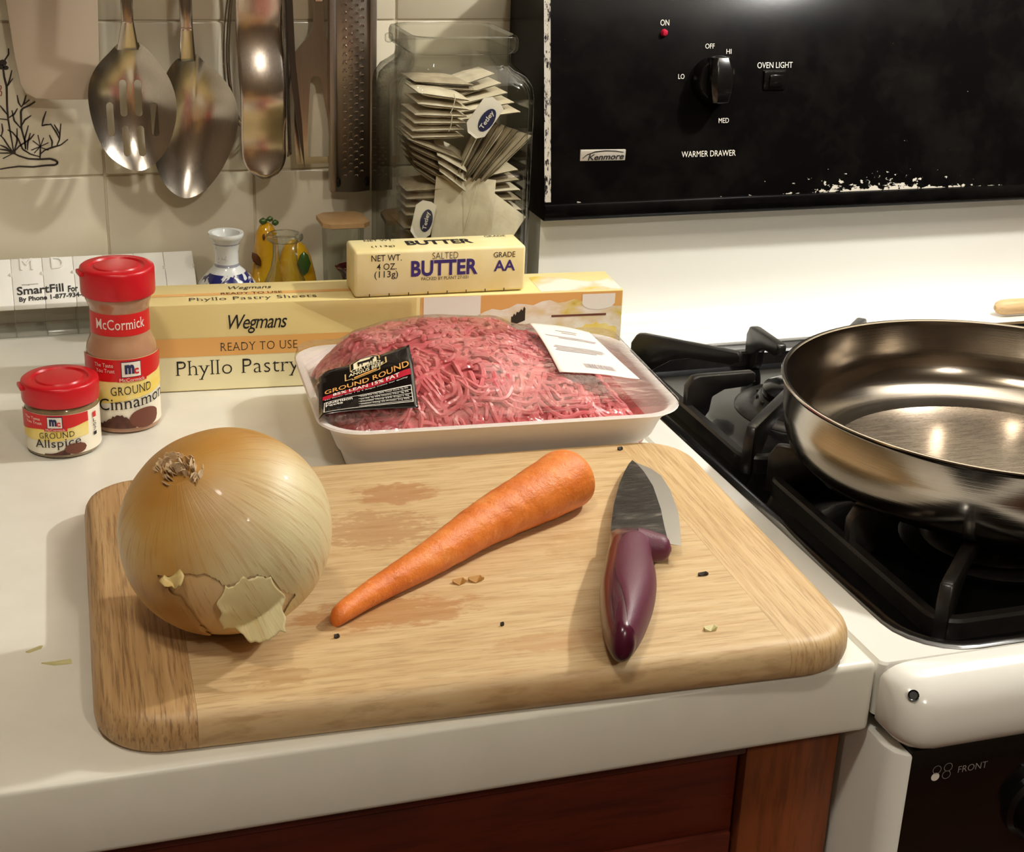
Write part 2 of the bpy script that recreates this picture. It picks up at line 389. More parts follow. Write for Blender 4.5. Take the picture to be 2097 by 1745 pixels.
# ------------------------------------------------------------------ worktop and cabinet
tag(mk('countertop', G().box(-1.7, 0.0015, 0.0, 0.6, -0.0387, 0.0), 'laminate', bevel=0.0035, seg=3), 'off-white laminate countertop under the cutting board', 'countertop')
cab = thing('base_cabinet', 'reddish brown wooden base cabinet below the white countertop', 'cabinet', (-0.85, 0.3, FZ))
mk('carcass', G().box(-1.7, -0.001, 0.043, 0.6, FZ+0.1, -0.0389).box(-1.7, -0.001, 0.1, 0.6, FZ, FZ+0.1), 'cabinet_wood', cab, smooth=False)
mk('stile', G().box(-0.0525, -0.001, 0.0205, 0.043, FZ+0.1, -0.0389), 'cabinet_wood', cab, bevel=0.001)
mk('stile', G().box(-0.62, -0.57, 0.0205, 0.043, FZ+0.1, -0.0389), 'cabinet_wood', cab, bevel=0.001)
mk('rail', G().box(-0.5698, -0.0527, 0.0207, 0.043, -0.0560, -0.0389), 'cabinet_wood_flat', cab, bevel=0.001)
mk('rail', G().box(-0.5698, -0.0527, 0.0207, 0.043, -0.205, -0.180), 'cabinet_wood_flat', cab, bevel=0.001)
dr = mk('drawer', G().box(-0.5688, -0.0537, 0.026, 0.043, -0.1785, -0.0570), 'cabinet_wood_flat', cab, bevel=0.0015)
mk('drawer_panel', G().box(-0.53, -0.0550, 0.0225, 0.0262, -0.170, -0.103), 'cabinet_wood_flat', dr, bevel=0.002)
kb = G().lathe([(0, 0), (.006, 0), (.006, .01), (.014, .016), (.014, .022), (.008, .026), (0, .026)], 20)
kb.xform(Matrix.Translation((-0.31, 0.0235, -0.137)) @ Matrix.Rotation(pi/2, 4, 'X'))
mk('drawer_knob', kb, 'badge_silver', dr)
for i in range(2):
    x0, x1 = -0.5688 + i*0.258, -0.5688 + 0.2575 + i*0.258
    dd = mk('door', G().box(x0, x1, 0.022, 0.043, FZ+0.105, -0.2065), 'cabinet_wood', cab, bevel=0.002)
    mk('door_panel', G().box(x0+0.05, x1-0.05, 0.0195, 0.023, FZ+0.16, -0.26), 'cabinet_wood', dd, bevel=0.003)

wc = thing('shade_cabinet', 'unseen reddish brown cabinet added above the countertop to shade the wall', 'cabinet', (-0.85, 0.45, 0.52))  # unseen cabinet, added to keep ceiling light off the upper tiles
mk('carcass', G().box(-1.7, -0.012, 0.322, 0.6005, 0.52, 1.25), 'cabinet_wood', wc, smooth=False)
for i in range(4):
    x0 = -1.698 + i*0.4215; wd_ = mk('door', G().box(x0, x0+0.4195, 0.30, 0.321, 0.523, 1.247), 'cabinet_wood', wc, bevel=0.002)
    mk('door_panel', G().box(x0+0.06, x0+0.36, 0.2975, 0.3005, 0.59, 1.18), 'cabinet_wood', wd_, bevel=0.003)
    mk('door_knob', G().lathe([(0, 0), (.006, 0), (.006, .01), (.014, .016), (.014, .022), (.008, .026), (0, .026)], 20).xform(Matrix.Translation((x0+(0.385 if i % 2 == 0 else 0.035), 0.3, 0.60)) @ Matrix.Rotation(pi/2, 4, 'X')), 'badge_silver', wd_)

# ------------------------------------------------------------------ the range
SX0, SX1 = 0.003, 0.765
rg = thing('gas_range', 'white enamel gas range with black cooktop well and black control panel', 'stove', (0.384, 0.25, FZ))
WX0, WX1, WY0, WY1 = 0.0245, 0.744, 0.0015, 0.452
g = G().rings([rrect(SX0, SX1, -0.0005, 0.49, 0.004, -0.03), rrect(SX0, SX1, -0.0005, 0.49, 0.004, -0.002), rrect(SX0+0.001, SX1-0.001, 0.0005, 0.489, 0.004, -0.0008), rrect(WX0, WX1, WY0, WY1, 0.035, -0.0008), rrect(WX0, WX1, WY0, WY1, 0.035, -0.016)], True, False)
mk('cooktop', g, 'enamel_white', rg)
g = G().rings([rrect(WX0-0.001, WX1+0.001, WY0-0.001, WY1+0.001, 0.035, -0.0007), rrect(WX0+0.001, WX1-0.001, WY0+0.001, WY1-0.001, 0.034, 0.0003), rrect(WX0+0.006, WX1-0.006, WY0+0.006, WY1-0.006, 0.03, 0.0),
    rrect(WX0+0.011, WX1-0.011, WY0+0.011, WY1-0.011, 0.026, -0.006), rrect(WX0+0.02, WX1-0.02, WY0+0.02, WY1-0.02, 0.02, -0.0115), rrect(WX0+0.05, WX1-0.05, WY0+0.05, WY1-0.05, 0.02, -0.0125)], False, True)
mk('burner_well', g, 'enamel_black', rg)
# front nose with its rounded corner
g = G(); n = 10
prof = [(-0.0008, -0.0008), (-0.008, -0.0012), (-0.016, -0.0035), (-0.0225, -0.0085), (-0.0268, -0.0150), (-0.0285, -0.0225), (-0.0285, -0.0300), (-0.0262, -0.0348), (-0.0225, -0.0370), (-0.0008, -0.0372)]
rs = []
for dx, k in ((0.0, 0.0), (0.0012, 0.28), (0.0036, 0.55), (0.0075, 0.80), (0.012, 0.93), (0.018, 1.0)):
    # towards the end the nose pulls in and sinks
    rs.append([(SX0+dx, -0.0008 + (y+0.0008)*(0.52+0.48*k), -0.019 + (z+0.019)*(0.62+0.38*k)) for y, z in prof])
rs += [[(2*0.384-p[0], p[1], p[2]) for p in r] for r in rs[::-1]]
g.rings(rs); mk('front_nose', g, 'enamel_white', rg)
# screw hole in the corner
h = G().lathe([(0, .0006), (.0019, .0006), (.0026, 0.0012), (.0028, 0.0), (.0028, -.002), (0, -.002)], 16)
zx = Vector((-0.42, -0.62, 0.66)).normalized().to_track_quat('Z', 'Y').to_matrix().to_4x4()
h.xform(Matrix.Translation((0.0098, -0.0195, -0.0078)) @ zx); mk('screw_plug', h, 'knob_black', rg)
# body: side post, sides, front panel
mk('side_panel', G().prism([(SX0, 0.49), (SX0, -0.012), (0.0052, -0.0185), (0.0095, -0.0222), (0.0125, -0.0232), (0.0125, 0.49)], FZ+0.02, -0.0395, 'xy'), 'enamel_white', rg, bevel=0.0012)
mk('side_panel', G().box(0.753, SX1, -0.023, 0.49, FZ+0.02, -0.0395), 'enamel_white', rg, bevel=0.003)
mk('back_box', G().box(SX0+0.012, 0.752, 0.03, 0.49, FZ+0.02, -0.0395), 'enamel_black', rg, smooth=False)
cp = mk('control_panel', G().box(0.0128, 0.7527, -0.0215, 0.03, -0.135, -0.0385), 'enamel_black', rg, bevel=0.001)
mk('oven_door', G().box(0.0128, 0.7527, -0.027, 0.03, -0.74, -0.14), 'enamel_black', rg, bevel=0.006)
mk('oven_handle', G().tube([(0.06, -0.027, -0.18), (0.06, -0.062, -0.18), (0.70, -0.062, -0.18), (0.70, -0.027, -0.18)], 0.011, 12), 'enamel_white', rg)
mk('warmer_drawer', G().box(0.0128, 0.7527, -0.027, 0.03, FZ+0.05, -0.745), 'enamel_black', rg, bevel=0.006)
fp = lambda a, b: (a, -0.02175, b)
g = G()
def ringflat(g, cx, cz, r0, r1, fn, n=20):
    v = [fn(cx + r*math.cos(2*pi*k/n), cz + r*math.sin(2*pi*k/n)) for r in (r0, r1) for k in range(n)]
    g.add(v, [(k, (k+1) % n, n+(k+1) % n, n+k) for k in range(n)])
for cx, cz in ((.0283, -.0512), (.0345, -.0507), (.0341, -.0550)): ringflat(g, cx, cz, .0021, .0024, fp)
mk('burner_symbol', g, 'ink_grey', cp, smooth=False, recalc=False)
g = G(); ringflat(g, .0279, -.0552, .00001, .0023, fp); mk('burner_symbol', g, 'ink_white', cp, smooth=False, recalc=False)
lettering('lettering', [('FRONT', .0405, .0570, -.0550, -.0512, {'bold': -0.008, 'slope': 0.02})], fp, 'ink_grey', cp)
# front knobs
for kx in (0.090, 0.20, 0.56, 0.67):
    k = G().lathe([(0, 0), (.019, 0), (.019, .004), (.0165, .006), (.016, .02), (.013, .023), (0, .0235)], 28)
    k.xform(Matrix.Translation((kx, -0.0215, -0.082)) @ Matrix.Rotation(pi/2, 4, 'X'))
    kk = mk('burner_knob', k, 'knob_black', rg); mk('grip', G().box(kx-.0035, kx+.0035, -.0535, -.0435, -.097, -.067), 'knob_black', kk, bevel=.0015)
# backguard
mk('riser', G().prism([(.4895, -.0008), (.496, .0004), (.504, .0045), (.5105, .0125), (.5135, .023), (.5145, .034), (.5145, .096), (.597, .096), (.597, -.06), (.4895, -.06)], SX0, SX1, 'yz'), 'enamel_white', rg)

def panel_mat():
    m, nt, b = newmat('panel_black')
    v = coords(nt, (1, 1, 1), (0.384, 0.25, FZ))   # back to room coordinates
    sep = N(nt, 'ShaderNodeSeparateXYZ'); L(nt, v, sep.inputs[0]); X, Z = sep.outputs[0], sep.outputs[2]
    # flaked paint near the bottom edge
    mr = N(nt, 'ShaderNodeMapRange'); L(nt, Z, mr.inputs['Value']); mr.inputs['From Min'].default_value = 0.1015; mr.inputs['From Max'].default_value = 0.132; mr.inputs['To Min'].default_value = 1; mr.inputs['To Max'].default_value = 0
    xa = mth(nt, 'SUBTRACT', X, 0.285); xa = mth(nt, 'ABSOLUTE', xa); mx = N(nt, 'ShaderNodeMapRange'); L(nt, xa, mx.inputs['Value']); mx.inputs['From Min'].default_value = 0.02; mx.inputs['From Max'].default_value = 0.12; mx.inputs['To Min'].default_value = 1; mx.inputs['To Max'].default_value = 0
    n1 = noise(nt, coords(nt, (1, 1, 1.7)), 170, 4, 0.6)
    dens = mth(nt, 'MULTIPLY', mth(nt, 'POWER', mr.outputs[0], 1.3), mx.outputs[0])
    edge = N(nt, 'ShaderNodeMapRange'); L(nt, Z, edge.inputs['Value']); edge.inputs['From Min'].default_value = 0.1008; edge.inputs['From Max'].default_value = 0.1035; edge.inputs['To Min'].default_value = 0.33; edge.inputs['To Max'].default_value = 0
    xr = mth(nt, 'LESS_THAN', X, 0.40)
    chip = mth(nt, 'ADD', mth(nt, 'ADD', mth(nt, 'MULTIPLY', mth(nt, 'MULTIPLY', dens, mth(nt, 'GREATER_THAN', Z, 0.1013)), 0.27), n1), mth(nt, 'MULTIPLY', edge.outputs[0], mth(nt, 'MULTIPLY', mth(nt, 'MULTIPLY', xr, mth(nt, 'GREATER_THAN', Z, 0.1013)), noise(nt, coords(nt, (1, 1, 1)), 45, 2))))
    k = ramp(nt, chip, [(0.765, (0, 0, 0, 1)), (0.785, (1, 1, 1, 1))])
    dust = ramp(nt, noise(nt, coords(nt), 420, 2, 0.4), [(0.79, (0, 0, 0, 1)), (0.83, (0.3, 0.3, 0.3, 1))])
    smear = ramp(nt, noise(nt, coords(nt), 22, 5, 0.7), [(0.45, (0, 0, 0, 1)), (0.8, (0.05, 0.05, 0.05, 1))])
    c0 = mix(nt, mth(nt, 'ADD', dust, smear), C('#080707'), C('#5f584f')); L(nt, mix(nt, k, c0, C('#c9c3b6')), b.inputs['Base Color'])
    b.inputs['Roughness'].default_value = 0.2; b.inputs['Specular IOR Level'].default_value = 0.05
    bump(nt, b, noise(nt, coords(nt), 300, 2), 0.03, 0.0003)
    # worn edge: white enamel with black remnants
    m2, nt2, b2 = newmat('panel_edge'); k2 = ramp(nt2, noise(nt2, coords(nt2, (3, 1, 1)), 110, 5, 0.7), [(0.44, C('#0c0b0a')), (0.48, C('#b9b3a7'))]); L(nt2, k2, b2.inputs['Base Color']); b2.inputs['Roughness'].default_value = 0.4
panel_mat()
PT = (.523-.5006)/(.25-.101)
py = lambda z: .5006 + (z-.101)*PT
PL = 0.0002
bg = mk('backguard', G().prism([(.500, .0885), (.4972, .0915), (.4968, .0985), (.4985, .1008), (.5006, .1012), (.523, .250), (.528, .2545), (.535, .256), (.597, .256), (.597, .0885)], PL, 0.768, 'yz'), 'panel_black', rg)
mk('worn_edge', G().add([(PL+.0002, py(.1025)-.0003, .1025), (PL+.0052, py(.1025)-.0003, .1025), (PL+.0052, py(.25)-.0003, .25), (PL+.0002, py(.25)-.0003, .25)], [(0, 1, 2, 3)]), 'panel_edge', bg, smooth=False, recalc=False)
pf = lambda a, b: (a, py(b)-.00025, b)
lettering('lettering', [('ON', .0914, .0985, .2273, .2316), ('OFF', .1281, .1357, .2107, .2143), ('HI', .1455, .1497, .2068, .2103), ('LO', .1065, .1115, .1891, .1927), ('MED', .1405, .1490, .1564, .1600),
    ('OVEN LIGHT', .1717, .2015, .1960, .2004), ('WARMER DRAWER', .1103, .1554, .1318, .1362)], pf, 'ink_white', bg)
lg = mk('indicator_lamp', G().lathe([(0, .0035), (.0017, .003), (.0026, .0015), (.0028, 0), (0, 0)][::-1], 16).xform(Matrix.Translation((.0945, py(.2223), .2223)) @ Matrix.Rotation(pi/2, 4, 'X')), 'lamp_red', bg)
# selector knob: skirt and grip bar
kx, kz = .1345, .1880; KM = Matrix.Translation((kx, py(kz), kz)) @ Matrix.Rotation(pi/2-math.atan(PT), 4, 'X')
kn = mk('warmer_knob', G().lathe([(.0175, 0), (.0178, .003), (.0165, .006), (.0158, .009), (.0145, .011), (0, .0115)], 40).xform(KM), 'knob_black', rg)
gb = G()
rs = []
for t, hw, ht in ((-.0178, .0040, .012), (-.0165, .0070, .019), (-.008, .0092, .0215), (0, .0098, .022), (.008, .0092, .0215), (.0165, .0070, .019), (.0178, .0040, .012)):
    rs.append([(-hw, t, .006), (-hw, t, ht-.003), (-hw*.6, t, ht), (hw*.6, t, ht), (hw, t, ht-.003), (hw, t, .006)])
gb.rings(rs).xform(KM); mk('grip', gb, 'knob_black', kn, bevel=.0006)
sw = mk('light_switch', G().box(.1768, .1955, py(.187)-.0022, py(.187)+.004, .1798, .1940), 'knob_black', rg, bevel=.001)
mk('rocker', G().box(.1808, .1925, py(.187)-.0040, py(.187)+.002, .1825, .1915), 'knob_black', sw, bevel=.0012)
mk('switch_rim', G().box(.1765, .1960, py(.1945)-.0008, py(.1945)+.002, .1940, .1946), 'steel_dark', sw, smooth=False)
bd = mk('badge', G().prism([(.0282, .1314), (.0644, .1310), (.0646, .1392), (.0284, .1398)], py(.136)-.0011, py(.136)+.002, 'xz'), 'badge_silver', rg, bevel=.0006)
bf = lambda a, b: (a, py(.136)-.00135, b)
lettering('lettering', [('Kenmore', .0342, .0630, .1320, .1365, {'shear': 0.25, 'bold': 0.02, 'slope': 0.01})], bf, 'ink_black', bd)
g = G(); ribbon(g, [(.0300, .1335), (.0335, .1362), (.0400, .1382), (.0480, .1388), (.0560, .1384), (.0625, .1372)], .00045, bf); mk('swoosh', g, 'ink_black', bd, smooth=False, recalc=False)
# burner heads
for bx, by in ((.147, .340), (.150, .125), (.62, .340), (.62, .125)):
    bh = mk('burner_base', G().lathe([(.052, -.0122), (.050, -.0105), (.040, -.0100), (.036, -.004), (.034, -.003), (0, -.003)], 40, (bx, by, 0)), 'cast_iron', rg)
    mk('burner_cap', G().lathe([(.031, -.003), (.0335, -.0015), (.033, .002), (.028, .0038), (0, .0042)], 40, (bx, by, 0)), 'enamel_black', bh)
    gg = G()
    for k in range(18):
        a = k*2*pi/18; gg.box(.0345, .0375, -.0016, .0016, -.0085, -.0038); M = Matrix.Translation((bx, by, 0)) @ Matrix.Rotation(a, 4, 'Z')
        gg.v[-8:] = [tuple(M @ Vector(p)) for p in gg.v[-8:]]
    mk('flame_port', gg, 'cast_iron', bh, smooth=False, kind='stuff')
# grates lift off: things of their own
def grate(cx, cy, label):
    t = thing('burner_grate', label, 'grate', (cx, cy, -.0125), 0, 'cast iron burner grates')
    h = .098; zb = -.0122
    mk('frame', G().rings([rrect(cx-h+a, cx+h-a, cy-h+a, cy+h-a, max(.016-a, .006), z) for a, z in ((0, zb), (0, zb+.010), (.0015, zb+.0115), (.0065, zb+.0115), (.008, zb+.010), (.008, zb), (0, zb))], False, False), 'cast_iron', t)
    for k in range(8):
        a = k*pi/4; corner = k % 2 == 1
        out = h*1.385 if corner else h-.002; inn = .045 if not corner else .052
        s0, s1 = out, inn; Ln = s0-s1
        ol = [(s0, zb), (s0, .0120), (s0-.004, .0190), (s0-.009, .0198), (s1+.002, .0198), (s1, .0180), (s1, .0125), (s1+.006, .0095), (s1+Ln*.45, .0085), (s1+Ln*.62, .004), (s0-.018, zb+.006), (s0-.014, zb)]
        f = G().prism(ol, -.0036, .0036, 'xz').xform(Matrix.Translation((cx, cy, 0)) @ Matrix.Rotation(a, 4, 'Z'))
        mk('finger', f, 'cast_iron', t, bevel=.0014, seg=2)
    return t
grate(.147, .3405, 'black cast iron burner grate behind the steel skillet')
grate(.150, .125, 'black cast iron burner grate under the steel skillet')

# ------------------------------------------------------------------ range hood and lamps (above the frame)
hd = thing('range_hood', 'white range hood mounted on the wall over the stove', 'hood', (0.384, 0.35, 0.63))
mk('shell', G().prism([(.10, .66), (.10, .70), (.30, .80), (.598, .80), (.598, .66), (.59, .66), (.59, .79), (.31, .79), (.108, .695), (.108, .66)], SX0, SX1, 'yz'), 'hood_metal', hd, smooth=False)
mk('lamp_socket', G().lathe([(.014, .06), (.014, .0), (0, 0)][::-1], 20, (HOOD_LAMP[0][0], HOOD_LAMP[0][1], .69)), 'hood_metal', hd)
mk('lamp_bulb', G().lathe([(0, -.045), (.014, -.042), (.024, -.028), (.026, -.015), (.018, .0), (.012, .012), (0, .013)], 24, (HOOD_LAMP[0][0], HOOD_LAMP[0][1], .675)), 'bulb', hd)
def lamp(name, spec, parent=None):
    l = D.lights.new(name, 'POINT'); l.energy = spec[1]; l.shadow_soft_size = spec[2]; l.color = spec[3]
    o = D.objects.new(name, l); COL.objects.link(o); o.location = spec[0]
    if parent: o.location = Vector(spec[0]) - parent.location; o.parent = parent
    return o
lamp('hood_light', HOOD_LAMP, hd)
for i, (sp, lab) in enumerate(((CEIL_LAMP, 'round white ceiling light above the countertop'), (FILL_LAMP, 'round white fill light added farther out in the room'))):
    x, y, z = sp[0]
    cl = thing('ceiling_light', lab, 'ceiling light', (x, y, CZ), 0, 'round ceiling lights')
    mk('base_plate', G().lathe([(0, 0), (.11, 0), (.11, -.02), (0, -.02)][::-1], 32, (x, y, CZ)), 'hood_metal', cl)
    lamp('bulb_light', sp, cl)

# ------------------------------------------------------------------ cutting board
BT_ = 0.019; BA = rad(-2.5)
bo = thing('cutting_board', 'rounded bamboo cutting board lying on the countertop', 'cutting board', (0, 0, 0.0002), BA)
BX0, BX1, BY0, BY1, BR = -0.3615, -0.0085, -0.0075, 0.2435, 0.030
S0, S1 = -0.3197, -0.0492
LAY = [(.0045, 0), (.0020, .0012), (.0006, .0035), (0, .0065), (0, .0105), (.0006, .0140), (.0022, .0170), (.0048, .0186), (.0080, BT_)]
def cap(side, name, mat):
    rs = []
    for d, z in LAY:
        r = BR-d; pts = []
        if side < 0:
            pts.append((S0-.0001, BY0+d, z))
            for cy, a0 in ((BY0+d+r, -pi/2), (BY1-d-r, -pi)):
                for k in range(9):
                    a = a0 - k/8*pi/2; pts.append((BX0+d+r + r*math.cos(a), cy + r*math.sin(a), z))
            pts.append((S0-.0001, BY1-d, z))
        else:
            pts.append((S1+.0001, BY1-d, z))
            for cy, a0 in ((BY1-d-r, pi/2), (BY0+d+r, 0)):
                for k in range(9):
                    a = a0 - k/8*pi/2; pts.append((BX1-d-r + r*math.cos(a), cy + r*math.sin(a), z))
            pts.append((S1+.0001, BY0+d, z))
        rs.append(pts)
    return mk(name, G().rings(rs), mat, bo, local=True)
cap(-1, 'end_cap', 'bamboo_cap'); cap(1, 'end_cap', 'bamboo_cap_pale')
rs = [[(S0, BY0+d, z), (S1, BY0+d, z), (S1, BY1-d, z), (S0, BY1-d, z)] for d, z in LAY]
mk('center_panel', G().rings(rs), 'bamboo', bo, local=True)
def bw(lx, ly, z=BT_): return (lx*math.cos(BA)-ly*math.sin(BA), lx*math.sin(BA)+ly*math.cos(BA), z+.0002)

# ------------------------------------------------------------------ onion
OC = Vector((-0.296, 0.0795, 0.0662)); OR = 0.0468
AX = Vector((-0.446, -0.3214, 0.8356)).normalized()
OQ = AX.to_track_quat('Z', 'Y'); OM = Matrix.Translation(OC) @ OQ.to_matrix().to_4x4()
def onion_r(th, ph):
    # th from stem (0) to root (pi)
    r = OR*(1 - 0.018*math.cos(2*th) + 0.035*math.exp(-(th/0.30)**2) + 0.02*math.exp(-((pi-th)/0.3)**2))
    if th < 0.16: r *= 1 - 0.06*(1-th/0.16)
    r *= 1 + 0.004*math.sin(7*ph+1) * math.sin(th) + 0.006*math.sin(2*ph+.7)*math.sin(th)
    return r
Mo_ = OQ.to_matrix()
def onion_mat(name, base, mid, pale, green):
    m, nt, b = newmat(name)
    tc = N(nt, 'ShaderNodeTexCoord'); sp = N(nt, 'ShaderNodeSeparateXYZ'); L(nt, tc.outputs['Object'], sp.inputs[0])
    ang = N(nt, 'ShaderNodeMath', operation='ARCTAN2'); L(nt, sp.outputs[1], ang.inputs[0]); L(nt, sp.outputs[0], ang.inputs[1])
    cv = N(nt, 'ShaderNodeCombineXYZ'); L(nt, mth(nt, 'MULTIPLY', ang.outputs[0], 9.0), cv.inputs[0]); L(nt, mth(nt, 'MULTIPLY', sp.outputs[2], 14.0), cv.inputs[1])
    fib = noise(nt, cv.outputs[0], 1.6, 6, 0.65)
    big = noise(nt, coords(nt, (1, 1, 1), (3, 2, 1)), 20, 3, 0.5)
    col = ramp(nt, big, [(0.32, C(base)), (0.48, C(mid)), (0.62, C(pale)), (0.75, C(green))])
    # papery crown is browner around the stem
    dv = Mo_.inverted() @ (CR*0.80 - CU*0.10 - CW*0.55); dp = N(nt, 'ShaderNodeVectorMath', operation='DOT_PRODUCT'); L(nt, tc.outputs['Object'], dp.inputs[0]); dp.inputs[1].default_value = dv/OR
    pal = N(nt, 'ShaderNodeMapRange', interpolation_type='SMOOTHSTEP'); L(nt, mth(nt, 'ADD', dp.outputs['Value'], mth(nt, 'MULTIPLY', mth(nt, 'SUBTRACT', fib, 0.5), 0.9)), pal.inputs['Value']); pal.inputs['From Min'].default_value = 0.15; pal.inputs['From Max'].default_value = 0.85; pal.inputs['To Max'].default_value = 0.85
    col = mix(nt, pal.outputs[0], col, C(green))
    crown = N(nt, 'ShaderNodeMapRange'); L(nt, sp.outputs[2], crown.inputs['Value']); crown.inputs['From Min'].default_value = 0.018; crown.inputs['From Max'].default_value = 0.047; crown.inputs['To Max'].default_value = 0.75
    col = mix(nt, crown.outputs[0], col, C(base))
    col = mix(nt, ramp(nt, fib, [(0.50, (0, 0, 0, 1)), (0.72, (0.6, 0.6, 0.6, 1))]), col, C(base))
    ln = noise(nt, cv.outputs[0], 3.3, 2, 0.4)
    col = mix(nt, ramp(nt, ln, [(0.62, (0, 0, 0, 1)), (0.66, (0.35, 0.35, 0.35, 1)), (0.70, (0, 0, 0, 1))]), col, C('#8a5a20'))
    L(nt, col, b.inputs['Base Color']); b.inputs['Roughness'].default_value = 0.42; b.inputs['Coat Weight'].default_value = 0.06
    bump(nt, b, fib, 0.25, 0.0012); return m
onion_mat('onion_skin', '#b07c35', '#c09246', '#cdae68', '#e0d6aa')
onion_mat('onion_inner', '#d0a05c', '#d9b377', '#dfc093', '#e0c8a0')
onion_mat('onion_peel', '#d2b26a', '#dcc684', '#e2d29a', '#e2d6a6')
on = thing('onion', 'large yellow onion with torn papery skin on the left of the cutting board', 'onion', OC)
on.rotation_euler = OQ.to_euler()
on.location = OC
def obody(scale): 
    g = G(); nt_, np_ = 64, 96
    rs = []
    for i in range(nt_+1):
        th = max(1e-3, min(pi-1e-3, pi*i/nt_))
        rs.append([Vector((math.sin(th)*math.cos(2*pi*j/np_), math.sin(th)*math.sin(2*pi*j/np_), math.cos(th))) * onion_r(th, 2*pi*j/np_)*scale for j in range(np_)])
    return g.rings(rs, True, True)
mk('bulb', obody(0.984), 'onion_inner', on, local=True)
# outer skin: torn open low on the near side
PXM = 0.000219
tear = [(365, 1165), (400, 1172), (425, 1162), (470, 1164), (500, 1188), (545, 1168), (578, 1172), (600, 1205), (617, 1215), (585, 1262), (600, 1320), (440, 1330), (447, 1290), (425, 1235), (405, 1205), (385, 1200)]
tear = [((a-463)*PXM, -(b-1093)*PXM) for a, b in tear]
def inside(p, poly):
    c = False; n = len(poly)
    for i in range(n):
        (x1, y1), (x2, y2) = poly[i], poly[(i+1) % n]
        if (y1 > p[1]) != (y2 > p[1]) and p[0] < (x2-x1)*(p[1]-y1)/(y2-y1)+x1: c = not c
    return c
g = G(); nt_, np_ = 200, 300; idx = {}
Mo = OQ.to_matrix()
def keep(v):
    w_ = Mo @ v
    if w_.dot(CW) > 0: return True
    a, b_ = w_.dot(CR), w_.dot(CU); k = mnoise.noise(w_*260)*0.0012
    return not inside((a+k, b_+k), tear)
ver = []; keepv = []
for i in range(nt_+1):
    th = max(2e-3, min(pi-2e-3, pi*i/nt_))
    for j in range(np_):
        ph = 2*pi*j/np_; v = Vector((math.sin(th)*math.cos(ph), math.sin(th)*math.sin(ph), math.cos(th))) * onion_r(th, ph)
        v *= 1 + 0.003*mnoise.noise(v*90); ver.append(v); keepv.append(keep(v))
fs = []
for i in range(nt_):
    for j in range(np_):
        q = (i*np_+j, i*np_+(j+1) % np_, (i+1)*np_+(j+1) % np_, (i+1)*np_+j)
        if all(keepv[k] for k in q): fs.append(q)
used = sorted({k for q in fs for k in q}); mp_ = {k: n_ for n_, k in enumerate(used)}
g.add([ver[k] for k in used], [tuple(mp_[k] for k in q) for q in fs])
mk('skin', g, 'onion_skin', on, local=True)
# loose flap of peel and small curled edges
def flap(pts, lift0, lift1, mat, name, nu=14, nv=16, seed=0):
    (tl, tr, br, bl) = pts; Mi = Mo.inverted()
    def f(s, t):
        js = 0.0010*mnoise.noise(Vector((t*4.1, seed, 0)))*(2*s-1); jt = 0.0016*mnoise.noise(Vector((s*3.7, seed+5, 1)))*(2*t-1) + 0.0004*mnoise.noise(Vector((s*11, seed+5, 1)))*(2*t-1) - .0022*t*max(0, 1-abs(s-.55)/.35)
        a = (tl[0]*(1-s)+tr[0]*s)*(1-t) + (bl[0]*(1-s)+br[0]*s)*t; b_ = (tl[1]*(1-s)+tr[1]*s)*(1-t) + (bl[1]*(1-s)+br[1]*s)*t
        a = (a-463)*PXM + js*3 + (s-.5)*0.0035*math.sin(pi*t); b_ = -(b_-1093)*PXM + jt*2
        d2 = a*a + b_*b_; rr = OR*1.0
        z = math.sqrt(max(rr*rr-d2, (0.52*rr)**2)) + lift0 + (lift1-lift0)*t + 0.0012*math.sin(s*9+seed) * t + 0.0030*(s-.5)**2*4*t
        return Mi @ (CR*a + CU*b_ - CW*z)
    return mk(name, G().grid(nu, nv, f), mat, on, local=True, recalc=False, solid=0.00035)
flap(((498, 1184), (581, 1164), (606, 1288), (484, 1278)), .0006, .0042, 'onion_peel', 'peel_flap', seed=2, nu=26, nv=26)
flap(((372, 1170), (412, 1158), (416, 1176), (384, 1184)), .0006, .0030, 'onion_peel', 'peel_curl', seed=7, nu=6, nv=5)
# dry stem tuft
tg = G()
for k in range(46):
    a = RND.uniform(0, 2*pi); r0 = RND.uniform(.001, .0092); h = RND.uniform(.0012, .0044) * (1.15 - r0/.0105); wdt = RND.uniform(.001, .0026)
    base = Vector((r0*1.35*math.cos(a), r0*0.8*math.sin(a), OR*1.012)); tn = Vector((-math.sin(a), math.cos(a), 0)); ou = Vector((math.cos(a), math.sin(a), 0))
    tip = base + Vector((0, 0, h)) + ou*RND.uniform(-.001, .0022)
    tg.add([base-tn*wdt-Vector((0, 0, .003)), base+tn*wdt-Vector((0, 0, .003)), tip+tn*wdt*.8+ou*RND.uniform(-.001, .001), tip-tn*wdt*.7+ou*RND.uniform(-.001, .001), tip+Vector((0, 0, RND.uniform(0, .0012)))], [(0, 1, 2, 3), (3, 2, 4)])
plain('onion_stem', '#dcc4a0', 0.8, var=('#b9976c', 300))
mk('stem', tg, 'onion_stem', on, local=True, smooth=False, recalc=False, solid=0.0003)

